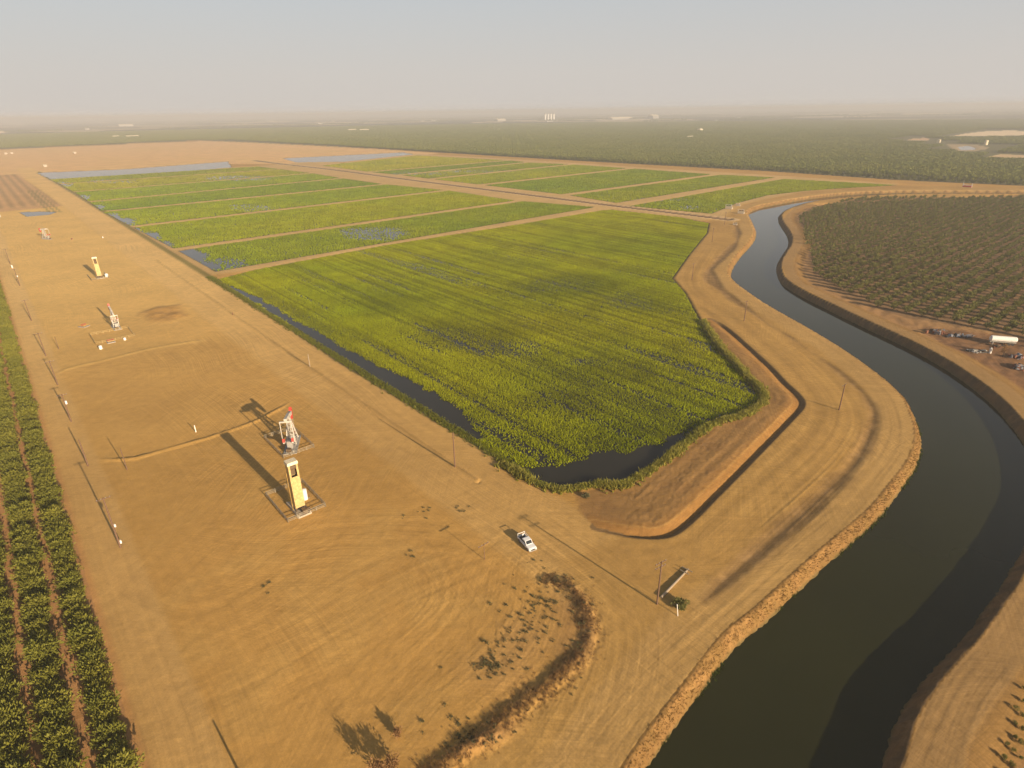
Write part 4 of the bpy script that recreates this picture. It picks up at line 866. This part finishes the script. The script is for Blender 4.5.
def beam_pump(c, ax, label, tilt, s=1.0, box=True):
    t = thing('pumpjack', label, 'pumpjack', (c[0], c[1], ground_z(*c)), ax, 'white beam pumpjacks'); t.scale = (s, s, s)
    MB().bar((-5.0, -0.8, 0.35), (3.0, -0.8, 0.35), 0.3, 0.5).bar((-5.0, 0.8, 0.35), (3.0, 0.8, 0.35), 0.3, 0.5).box((-4.5, 0, 0.5), (0.4, 1.8, 0.3)).box((-1, 0, 0.5), (0.4, 1.8, 0.3)).box((2.6, 0, 0.5), (0.4, 1.8, 0.3)).box((-1, 0, 0.06), (9.4, 3.2, 0.24)).build('base_skid', M['grey'], t)
    H = 7.2; b = MB()
    for sy in (-1, 1):
        b.bar((1.9, 1.15 * sy, 0.6), (0.1, 0.32 * sy, H), 0.26, 0.26); b.bar((-1.9, 1.15 * sy, 0.6), (-0.1, 0.32 * sy, H), 0.24, 0.24)
    for k in range(1, 6):
        f = k / 6; q = 1.9 * (1 - f) + 0.1 * f; yy = 1.15 * (1 - f) + 0.32 * f; zz = 0.6 + (H - 0.6) * f
        for sx in (-1, 1): b.bar((q * sx, -yy, zz), (q * sx, yy, zz), 0.14, 0.14)
        for sy in (-1, 1): b.bar((-q, yy * sy, zz), (q, yy * sy, zz), 0.12, 0.12)
        f0 = (k - 1) / 6; q0 = 1.9 * (1 - f0) + 0.1 * f0; y0 = 1.15 * (1 - f0) + 0.32 * f0; z0 = 0.6 + (H - 0.6) * f0
        b.bar((-q0, -y0, z0), (-q, yy, zz), 0.1, 0.1)
    b.box((0, 0, H + 0.1), (0.8, 0.9, 0.3)); b.build('samson_post', M['pumpwhite'], t)
    b = MB()
    for s_ in (-1, 1): b.bar((-2.25, 0.28 * s_, 0.6), (-0.45, 0.28 * s_, H), 0.07, 0.07)
    for k in range(18): f = k / 18; b.bar((-2.25 + 1.8 * f, -0.28, 0.7 + (H - .7) * f), (-2.25 + 1.8 * f, 0.28, 0.7 + (H - .7) * f), 0.05, 0.05)
    b.build('ladder', M['pumpwhite'], t)
    ct, st = math.cos(tilt), math.sin(tilt)
    def bp(x, y, z): return (x * ct - z * st, y, H + 0.5 + x * st + z * ct)
    b = MB(); prof = [(-4.1, -0.4), (-4.1, 0.4), (0.5, 0.62), (3.6, 0.42), (3.6, -0.42), (0.5, -0.55)]
    pr = [(x * ct - z * st, H + 0.5 + x * st + z * ct) for x, z in prof]; b.prism(pr, -0.34, 0.34); b.build('walking_beam', M['pumpwhite'], t, 0.02)
    hp = [(3.5, 0.55)] + [(3.55 + 1.15 * math.cos(a_), 1.75 * math.sin(a_) - 0.25) for a_ in np.linspace(1.1, -1.15, 12)] + [(3.5, -1.0)]
    pr = [(x * ct - z * st, H + 0.5 + x * st + z * ct) for x, z in hp]; hh = MB().prism(pr, -0.34, 0.34).build('horsehead', M['red'], t, 0.03)
    tipx, _, tipz = bp(4.62, 0, -0.9)
    MB().tube((tipx, -0.15, tipz), (tipx, -0.15, 2.0), 0.03).tube((tipx, 0.15, tipz), (tipx, 0.15, 2.0), 0.03).box((tipx, 0, 2.0), (0.3, 0.5, 0.12)).tube((tipx, 0, 2.0), (tipx, 0, 0.9), 0.04).build('bridle', M['grey'], hh)
    MB().tube((tipx, 0, 0), (tipx, 0, 1.2), 0.16, 0.14, 10).tube((tipx, -0.5, 0.8), (tipx, 0.5, 0.8), 0.1).build('wellhead', M['rust'], t)
    ex, _, ez = bp(-4.0, 0, -0.35); MB().bar((ex, -1.45, ez), (ex, 1.45, ez), 0.32, 0.36).build('equalizer', M['pumpwhite'], t)
    ca = 0.9 + tilt * 2.5; cx_, cz_ = -3.3, 2.3; px_, pz_ = cx_ - 1.1 * math.cos(ca), cz_ + 1.1 * math.sin(ca)
    for sy in (-1, 1):
        MB().bar((ex, 1.35 * sy, ez), (px_, 1.35 * sy, pz_), 0.16, 0.2).build('pitman', M['pumpwhite'], t)
        k_ = MB().bar((cx_ + 0.5 * math.cos(ca), 1.05 * sy, cz_ - 0.5 * math.sin(ca)), (cx_ - 2.0 * math.cos(ca), 1.05 * sy, cz_ + 2.0 * math.sin(ca)), 0.3, 0.5).build('crank', M['pumpwhite'], t)
        MB().bar((cx_ - 1.2 * math.cos(ca) + .5 * math.sin(ca), 1.05 * sy, cz_ + 1.2 * math.sin(ca) + .5 * math.cos(ca)), (cx_ - 2.3 * math.cos(ca) + .5 * math.sin(ca), 1.05 * sy, cz_ + 2.3 * math.sin(ca) + .5 * math.cos(ca)), 0.42, 0.9).build('counterweight', M['red'], k_)
    MB().box((cx_, 0, 1.6), (1.5, 1.3, 2.0)).tube((cx_, -1.1, cz_), (cx_, 1.1, cz_), 0.2, 0.2, 10).build('gearbox', M['grey'], t, 0.04)
    MB().box((-5.3, 0, 0.95), (0.9, 0.8, 0.8)).tube((-5.3, 0.4, 1.0), (-5.3, 0.75, 1.0), 0.42, 0.42, 14).build('motor', M['brown'], t)
    return t
AV = A1 + PI           # facing back down the rows
tower_unit(G(300, 510), AV, 'tall yellow tower pumping unit with dark belt opening, nearest on the pad')
tower_unit(G(100, 278), AV, 'distant yellow tower pumping unit with long dark slot, up the pad', 11.5)
beam_pump(G(293, 443), math.radians(101), 'white lattice beam pumpjack with red horsehead behind the near yellow tower', -0.20, 1.05)
beam_pump(G(116, 327), A1, 'white beam pumpjack behind the small pipe yard', 0.30, 0.92)
beam_pump(G(46, 239), A1 + 0.5, 'farthest small pumpjack beside the little pond', -0.15, 0.9)
rail_fence('guard_rail', 'galvanised guard railing round the near yellow tower', UV(118.3, 35.0), A1, 13.0, 8.6, 1.15)
rail_fence('guard_rail', 'galvanised guard railing round the red headed pumpjack', UV(145.2, 44.2), A1, 13.6, 8.2, 1.15)
rail_fence('guard_rail', 'low railing round the distant yellow tower', UV(394, 36.5), A1, 14, 8, 1.0, gap=1)
rail_fence('pipe_fence', 'yellowish pipe railing round the small equipment yard', UV(276.5, 24.5), A1 , 13.5, 13.5, 1.1, mat='yellow', rails=2)
def vtank(px, r, h, label, mat='white', name='storage_tank'):
    x, y = G(*px); t = thing(name, label, 'tank', (x, y, ground_z(x, y)))
    MB().tube((0, 0, 0), (0, 0, h), r, r, 18).build('shell', M[mat], t, smooth=False); MB().tube((0, 0, h), (0, 0, h + r * 0.3), r * 1.02, r * 0.15, 18).build('roof', M[mat], t); MB().tube((r, 0, 0.3), (r + 0.5, 0, 0.3), 0.08).build('outlet', M['grey'], t); return t
vtank((305.5, 499), 0.55, 2.6, 'white upright tank beside the near yellow tower')
vtank((101, 349), 0.55, 1.3, 'white squat tank at the left corner of the pipe yard')
vtank((125, 340), 0.45, 0.9, 'white small tank at the right end of the pipe yard')
vtank((107, 277), 0.8, 1.8, 'white tank at the foot of the distant yellow tower')
def skid(px, label, ax=A1):
    x, y = G(*px); t = thing('pipe_manifold', label, 'pipework', (x, y, ground_z(x, y)), ax); b = MB()
    for k in range(4): b.tube((-1.5, -0.9 + 0.6 * k, 0.5), (1.5, -0.9 + 0.6 * k, 0.5), 0.09)
    b.tube((-1.2, -1.2, 0.75), (-1.2, 1.2, 0.75), 0.11).tube((1.2, -1.2, 0.75), (1.2, 1.2, 0.75), 0.11).build('pipes', M['yellow2'], t)
    v_ = MB()
    for k in range(4): v_.tube((0, -0.9 + 0.6 * k, 0.4), (0, -0.9 + 0.6 * k, 1.05), 0.1).tube((0, -0.9 + 0.6 * k, 1.05), (0, -0.9 + 0.6 * k, 1.1), 0.25, 0.25, 10)
    v_.build('valves', M['red'], t); MB().box((0, 0, 0.12), (3.4, 2.8, 0.22)).build('skid', M['grey'], t)
skid((111, 342), 'pipe manifold in the middle of the small equipment yard'); skid((84, 326.5), 'yellow pipe stub lying alone left of the white pumpjack', A1 + 0.6)

# ---- the pickup
def pickup(px, px2):
    a = np.array(G(*px)); b = np.array(G(*px2)); c = (a + b) / 2; d = b - a; ax = math.atan2(d[1], d[0])
    t = thing('pickup_truck', 'white pickup truck with open bed standing on the dirt junction', 'pickup', (c[0], c[1], ground_z(*c)), ax)
    prof = [(-2.75, 0.5), (-2.75, 1.12), (-0.75, 1.14), (-0.7, 1.16), (1.0, 1.16), (1.15, 1.14), (2.45, 1.04), (2.72, 0.86), (2.75, 0.5)]
    body = MB().prism([(2.75, 0.5), (2.72, 0.86), (2.45, 1.04), (1.15, 1.14), (-0.72, 1.14), (-0.72, 0.5)], -0.97, 0.97).build('body', M['carwhite'], t, 0.06)
    MB().box((-1.75, 0.93, 0.85), (2.05, 0.09, 0.62)).box((-1.75, -0.93, 0.85), (2.05, 0.09, 0.62)).box((-2.72, 0, 0.85), (0.09, 1.78, 0.62)).box((-1.75, 0, 0.58), (2.0, 1.78, 0.08)).build('bed', M['carwhite'], t, 0.02)
    MB().box((-1.75, 0, 0.635), (1.9, 1.7, 0.02)).build('bed_liner', M['dark'], t)
    cab = MB().prism([(1.25, 1.14), (0.55, 1.82), (-0.5, 1.86), (-0.78, 1.80), (-0.80, 1.14)], -0.84, 0.84).build('cab', M['carwhite'], t, 0.07)
    MB().add([(1.16, -0.74, 1.24), (1.16, 0.74, 1.24), (0.62, 0.68, 1.77), (0.62, -0.68, 1.77)], [(0, 1, 2, 3)]).build('windshield', M['glass'], t)
    for s_ in (-1, 1):
        MB().add([(0.92, 0.857 * s_, 1.24), (0.50, 0.857 * s_, 1.70), (-0.10, 0.857 * s_, 1.72), (-0.10, 0.857 * s_, 1.24)], [(0, 1, 2, 3)]).add([(-0.18, 0.857 * s_, 1.24), (-0.18, 0.857 * s_, 1.72), (-0.62, 0.857 * s_, 1.70), (-0.70, 0.857 * s_, 1.24)], [(0, 1, 2, 3)]).build('side_window', M['glass'], t)
        MB().box((2.68, 0.7 * s_, 0.86), (0.12, 0.36, 0.18)).build('headlight', M['chrome'], t); MB().box((1.0, 1.06 * s_, 1.2), (0.14, 0.2, 0.16)).build('mirror', M['dark'], t)
        for xx in (1.75, -1.75):
            w_ = MB().tube((xx, 0.78 * s_, 0.4), (xx, 1.0 * s_, 0.4), 0.4, 0.4, 20).build('wheel', M['dark'], t); MB().tube((xx, 0.985 * s_, 0.4), (xx, 1.012 * s_, 0.4), 0.22, 0.2, 14).build('rim', M['grey'], w_)
    MB().add([(-0.815, -0.7, 1.3), (-0.815, 0.7, 1.3), (-0.815, 0.66, 1.7), (-0.815, -0.66, 1.7)], [(3, 2, 1, 0)]).build('rear_window', M['glass'], t)
    MB().box((2.78, 0, 0.52), (0.16, 1.9, 0.22)).box((-2.82, 0, 0.52), (0.14, 1.9, 0.2)).build('bumper', M['grey'], t); MB().box((2.76, 0, 0.76), (0.06, 1.1, 0.2)).build('grille', M['dark'], t)
    MB().bar((-2.6, -0.9, 1.15), (-2.6, -0.9, 1.75), 0.09, 0.09).bar((-2.6, 0.9, 1.15), (-2.6, 0.9, 1.75), 0.09, 0.09).bar((-2.6, -0.95, 1.75), (-2.6, 0.95, 1.75), 0.1, 0.1).bar((-2.6, 0.9, 1.7), (-0.9, 0.9, 1.75), 0.07, 0.07).build('bed_rack', M['white'], t)
    return t
pickup((521, 538.5), (533, 552)).scale = (0.89, 0.89, 0.89)

# ---- tank trailer, scrap and a bare tree on the far side of the canal
a = np.array(G(989.5, 340.5)); b = np.array(G(1016, 342.5)); c = (a + b) / 2; ax = math.atan2(*(b - a)[::-1]); Lt = np.linalg.norm(b - a)
t = thing('tank_trailer', 'long white tank trailer parked at the orchard corner across the canal', 'trailer', (c[0], c[1], ground_z(*c)), ax)
b_ = MB(); n = 16
b_.tube((-Lt / 2, 0, 2.1), (-Lt / 2 + 0.3, 0, 2.1), 0.75, 1.05, 18).tube((-Lt / 2 + 0.3, 0, 2.1), (Lt / 2 - 0.3, 0, 2.1), 1.05, 1.05, 18).tube((Lt / 2 - 0.3, 0, 2.1), (Lt / 2, 0, 2.1), 1.05, 0.75, 18).build('tank_barrel', M['white'], t, smooth=False)
MB().bar((-Lt / 2, 0.4, 0.95), (Lt / 2, 0.4, 0.95), 0.15, 0.25).bar((-Lt / 2, -0.4, 0.95), (Lt / 2, -0.4, 0.95), 0.15, 0.25).box((-Lt / 2 + 1, 0, 0.5), (0.2, 1.6, 1)).build('chassis', M['grey'], t)
for k, xx in enumerate((Lt / 2 - 1.2, Lt / 2 - 2.4)):
    for s_ in (-1, 1): MB().tube((xx, 0.75 * s_, 0.48), (xx, 1.1 * s_, 0.48), 0.48, 0.48, 16).build('wheel', M['dark'], t)
def scrap(px, R, n, label, mats, seed, hmax=0.9, name='scrap_pile'):
    r_ = random.Random(seed); x, y = G(*px, -1.2); t = thing(name, label, 'scrap heap', (x, y, ground_z(x, y)))
    for mi, mn in enumerate(mats):
        b = MB()
        for k in range(n):
            q = (r_.gauss(0, R * 0.5), r_.gauss(0, R * 0.28)); s_ = (r_.uniform(.3, 2.2), r_.uniform(.2, .9), r_.uniform(.1, hmax)); rz = r_.uniform(0, 3.1)
            b.box((q[0], q[1], s_[2] / 2 + r_.uniform(0, .25)), s_, rz, taper=r_.uniform(.5, 1))
            if k % 3 == 0: b.bar((q[0] - 1, q[1], 0.1), (q[0] + 1, q[1] + r_.uniform(-1, 1), r_.uniform(.2, hmax)), 0.1, 0.1)
        b.build(['scrap', 'sheeting', 'timber'][mi], M[mn], t)
scrap((938, 333), 3.2, 16, 'heap of rusty red and dark scrap by the canal road', ('rust', 'bluegrey', 'brown'), 1, 1.3)
scrap((960, 336.5), 3.6, 9, 'dark scrap under a pale blue tarp left of the trailer', ('bluegrey', 'blue', 'dark'), 2, 0.9)
scrap((974, 351), 3.0, 8, 'small dark machinery parts in the middle of the yard', ('dark', 'bluegrey', 'grey'), 3, 0.6)
scrap((1016, 357), 3.4, 9, 'grey blue scrap and sheeting at the right picture edge', ('bluegrey', 'blue', 'rust'), 4, 1.0)
scrap((1020, 368), 2.6, 10, 'dark machine wreck at the right edge below the grey scrap', ('dark', 'rust', 'bluegrey'), 5, 1.2)
scrap((996, 346), 2.4, 6, 'low dark planks just below the tank trailer', ('brown', 'dark', 'rust'), 6, 0.5)
x, y = G(990, 352.5, -1.2); t = thing('gas_cylinder', 'small white upright cylinder below the tank trailer', 'cylinder', (x, y, ground_z(x, y))); MB().tube((0, 0, 0), (0, 0, 1.7), 0.42, 0.42, 14).tube((0, 0, 1.7), (0, 0, 2.1), 0.42, 0.12, 14).build('shell', M['white'], t); MB().tube((0, 0, 2.1), (0, 0, 2.3), 0.1).build('valve', M['grey'], t)
x, y = G(1003, 356, -1.2); t = thing('bare_tree', 'brown half bare tree in the scrap yard below the trailer', 'tree', (x, y, ground_z(x, y))); trunk_mb(3.0, 0.16, 0.9).build('trunk', M['bark'], t); v, f = crown(77, 1.3, 3.6, 1.0, 420, 0.12, 0.5, 16, 0.7); o = np_obj('crown', v, f, M['dry']); o.parent = t
# ---- gates and pumps where the ditch track meets the canal
def pump_box(px, label, kind, s=1.0):
    x, y = G(*px); t = thing('canal_pump' if kind else 'gate_structure', label, 'pump' if kind else 'sluice', (x, y, ground_z(x, y)), A1 + 0.3); t.scale = (s, s, s)
    MB().box((0, 0, 0.5), (5, 3, 1.0)).box((0, 1.6, 1.2), (5, 0.3, 2.0)).build('concrete_box', M['conc'], t)
    MB().box((0.8, 0, 1.7), (1.8, 1.4, 1.4)).tube((-1.2, 0, 1.0), (-1.2, 0, 3.0), 0.5, 0.45, 12).build('machinery', M['dark' if kind else 'bluegrey'], t)
    MB().tube((-2.2, -1.2, 1.0), (2.2, -1.2, 1.0), 0.3, 0.3, 10).bar((-2.3, 1.6, 2.2), (-2.3, 1.6, 3.6), .15, .15).bar((2.3, 1.6, 2.2), (2.3, 1.6, 3.6), .15, .15).bar((-2.4, 1.6, 3.6), (2.4, 1.6, 3.6), .15, .15).build('pipework', M['white'], t)
pump_box((729, 209), 'grey sluice structure at the end of the ditch track', 0, 1.1); pump_box((741, 213.5), 'white and black pump housing on the canal bank', 1, 1.0); pump_box((738, 206), 'pale concrete gate left of the canal entrance', 0, 0.7); pump_box((735, 225), 'low dark pump in the hollow beside the canal road', 1, 0.6)
x, y = G(967, 187.2); t = thing('pump_rig', 'red and white frame rig standing before the far grove at the right', 'rig', (x, y, 0), A1); MB().box((0, 0, .9), (8, 2.2, 1.2)).build('skid_body', M['red'], t); MB().bar((-4, 0, 0), (-4, 0, 4), .5, .5).bar((4, 0, 0), (4, 0, 4), .6, .6).bar((-4, 0, 1.9), (4, 0, 2.4), .5, .5).build('frame', M['white'], t)
# ---- the far buildings
def shed(px, L, Wd, h, label, mat='cream', name='far_shed', rz=A1 - PI / 2, group=None):
    x, y = G(*px); t = thing(name, label, 'building', (x, y, 0), rz, group)
    MB().box((0, 0, h / 2), (L, Wd, h)).build('wall', M[mat], t); MB().add([(-L / 2 - .5, -Wd / 2 - .5, h), (L / 2 + .5, -Wd / 2 - .5, h), (L / 2 + .5, Wd / 2 + .5, h), (-L / 2 - .5, Wd / 2 + .5, h), (-L / 2 - .5, 0, h + Wd * .2), (L / 2 + .5, 0, h + Wd * .2)], [(0, 1, 5, 4), (2, 3, 4, 5), (0, 4, 3), (1, 2, 5), (0, 3, 2, 1)]).build('roof', M['cream'], t)
    MB().box((0, -Wd / 2 - 0.1, h * .35), (L * .2, .2, h * .7)).build('door', M['grey'], t)
shed((116, 137.4), 22, 12, 4.5, 'left short white shed beyond the bare pink field'); shed((132.5, 137.3), 44, 14, 4.5, 'right long white shed beyond the bare pink field')
shed((700, 131.2), 18, 12, 7, 'lone white shed in the middle of the far grove'); shed((938.5, 142.6), 7, 6, 6, 'small white block beside the far right pond'); shed((690, 138), 26, 10, 3.5, 'low dark shelter in the far grove below the lone white shed', 'grey')
shed((352, 130.8), 40, 16, 4.5, 'left pale shed of the pair beyond the grove'); shed((364, 130.8), 46, 16, 4.5, 'right pale shed of the pair beyond the grove')
shed((620, 119.3), 260, 60, 8, 'very long pale shed on the horizon', 'grey'); shed((653, 118.6), 80, 60, 22, 'grey hall on the horizon right of the long shed', 'grey'); shed((500, 121), 90, 50, 9, 'pale shed on the horizon left of the silos', 'grey')
shed((126, 126.3), 110, 40, 10, 'hazy pale building near the left horizon', 'grey')
for k, q in enumerate((545, 548, 551, 554)):
    x, y = G(549.5, 119.8); x += (k - 1.5) * 27; y += (k - 1.5) * 24; t = thing('grain_silo', 'white silo, %s of the four in a row on the horizon' % ['leftmost', 'second from left', 'third from left', 'rightmost'][k], 'silo', (x, y, 0), 0, 'silos on the horizon'); MB().tube((0, 0, 0), (0, 0, 48), 9, 9, 20).build('shell', M['white'], t); MB().tube((0, 0, 48), (0, 0, 58), 9.3, 2, 20).build('roof', M['grey'], t)
vtank((985.5, 145), 3.5, 9, 'pale tank beside the far right pond', 'cream')
for k, (q, r_) in enumerate((((12, 153.8), 'white trailer at the back left bare field'), ((6, 154.3), 'pale cabin left of the white trailer on the bare field'), ((45.5, 166.8), 'pale pump house near the large back pond'), ((75, 153.5), 'tiny pale hut at the rear of the bare field'))):
    shed(q, 5.5, 4, 3, r_, 'conc', 'field_hut')
# ---- belts of trees and sheds in the hazy distance
fr_ = random.Random(11); tp = []
for k in range(90):
    r = fr_.uniform(4300, 11000); a_ = math.radians(fr_.uniform(-46, 46)); x0, y0 = r * math.sin(a_), r * math.cos(a_); d_ = fr_.choice((A1, A1 - PI / 2)); L_ = fr_.uniform(150, 1300)
    for q in np.arange(0, L_, 11.0): tp.append((x0 + math.cos(d_) * q + fr_.gauss(0, 4), y0 + math.sin(d_) * q + fr_.gauss(0, 4), 0))
cv, cf = crown(660, 7, 12, 0, 22, 4.5, 6.0, 8, 0.3); o = merge_copies('far_tree_belts', cv, cf, np.array(tp), M['grove'], 0.6, 1.3); tag(o, 'dark belts of trees in the haze towards the horizon', 'trees', kind='stuff')
b = MB()
for k in range(30):
    r = fr_.uniform(4400, 10500); a_ = math.radians(fr_.uniform(-44, 44)); L_ = fr_.uniform(20, 110); b.box((r * math.sin(a_), r * math.cos(a_), 3), (L_, fr_.uniform(14, 40), fr_.uniform(5, 10)), fr_.choice((A1, A1 - PI / 2)), fr_.randrange(2))
o = b.build('far_buildings', [M['conc'], M['grey']]); tag(o, 'tiny pale farm buildings scattered in the haze near the horizon', 'buildings', kind='stuff')
# ---- the dusty air
me = bpy.data.meshes.new('haze'); b = MB().box((0, 0, 42), (90000, 90000, 96)); me.from_pydata(b.v, [], b.f)
hm = bpy.data.materials.new('dusty_air'); hm.use_nodes = True; hn = hm.node_tree; hn.nodes.clear(); ho = hn.nodes.new('ShaderNodeOutputMaterial'); hv = hn.nodes.new('ShaderNodeVolumePrincipled')
hv.inputs['Color'].default_value = (0.60, 0.62, 0.68, 1); hv.inputs['Density'].default_value = HAZE_DENSITY; hv.inputs['Anisotropy'].default_value = 0.0
hn.links.new(hv.outputs[0], ho.inputs['Volume']); me.materials.append(hm); hz = link(bpy.data.objects.new('haze', me)); tag(hz, 'dusty haze lying over the whole plain', 'haze', kind='stuff')
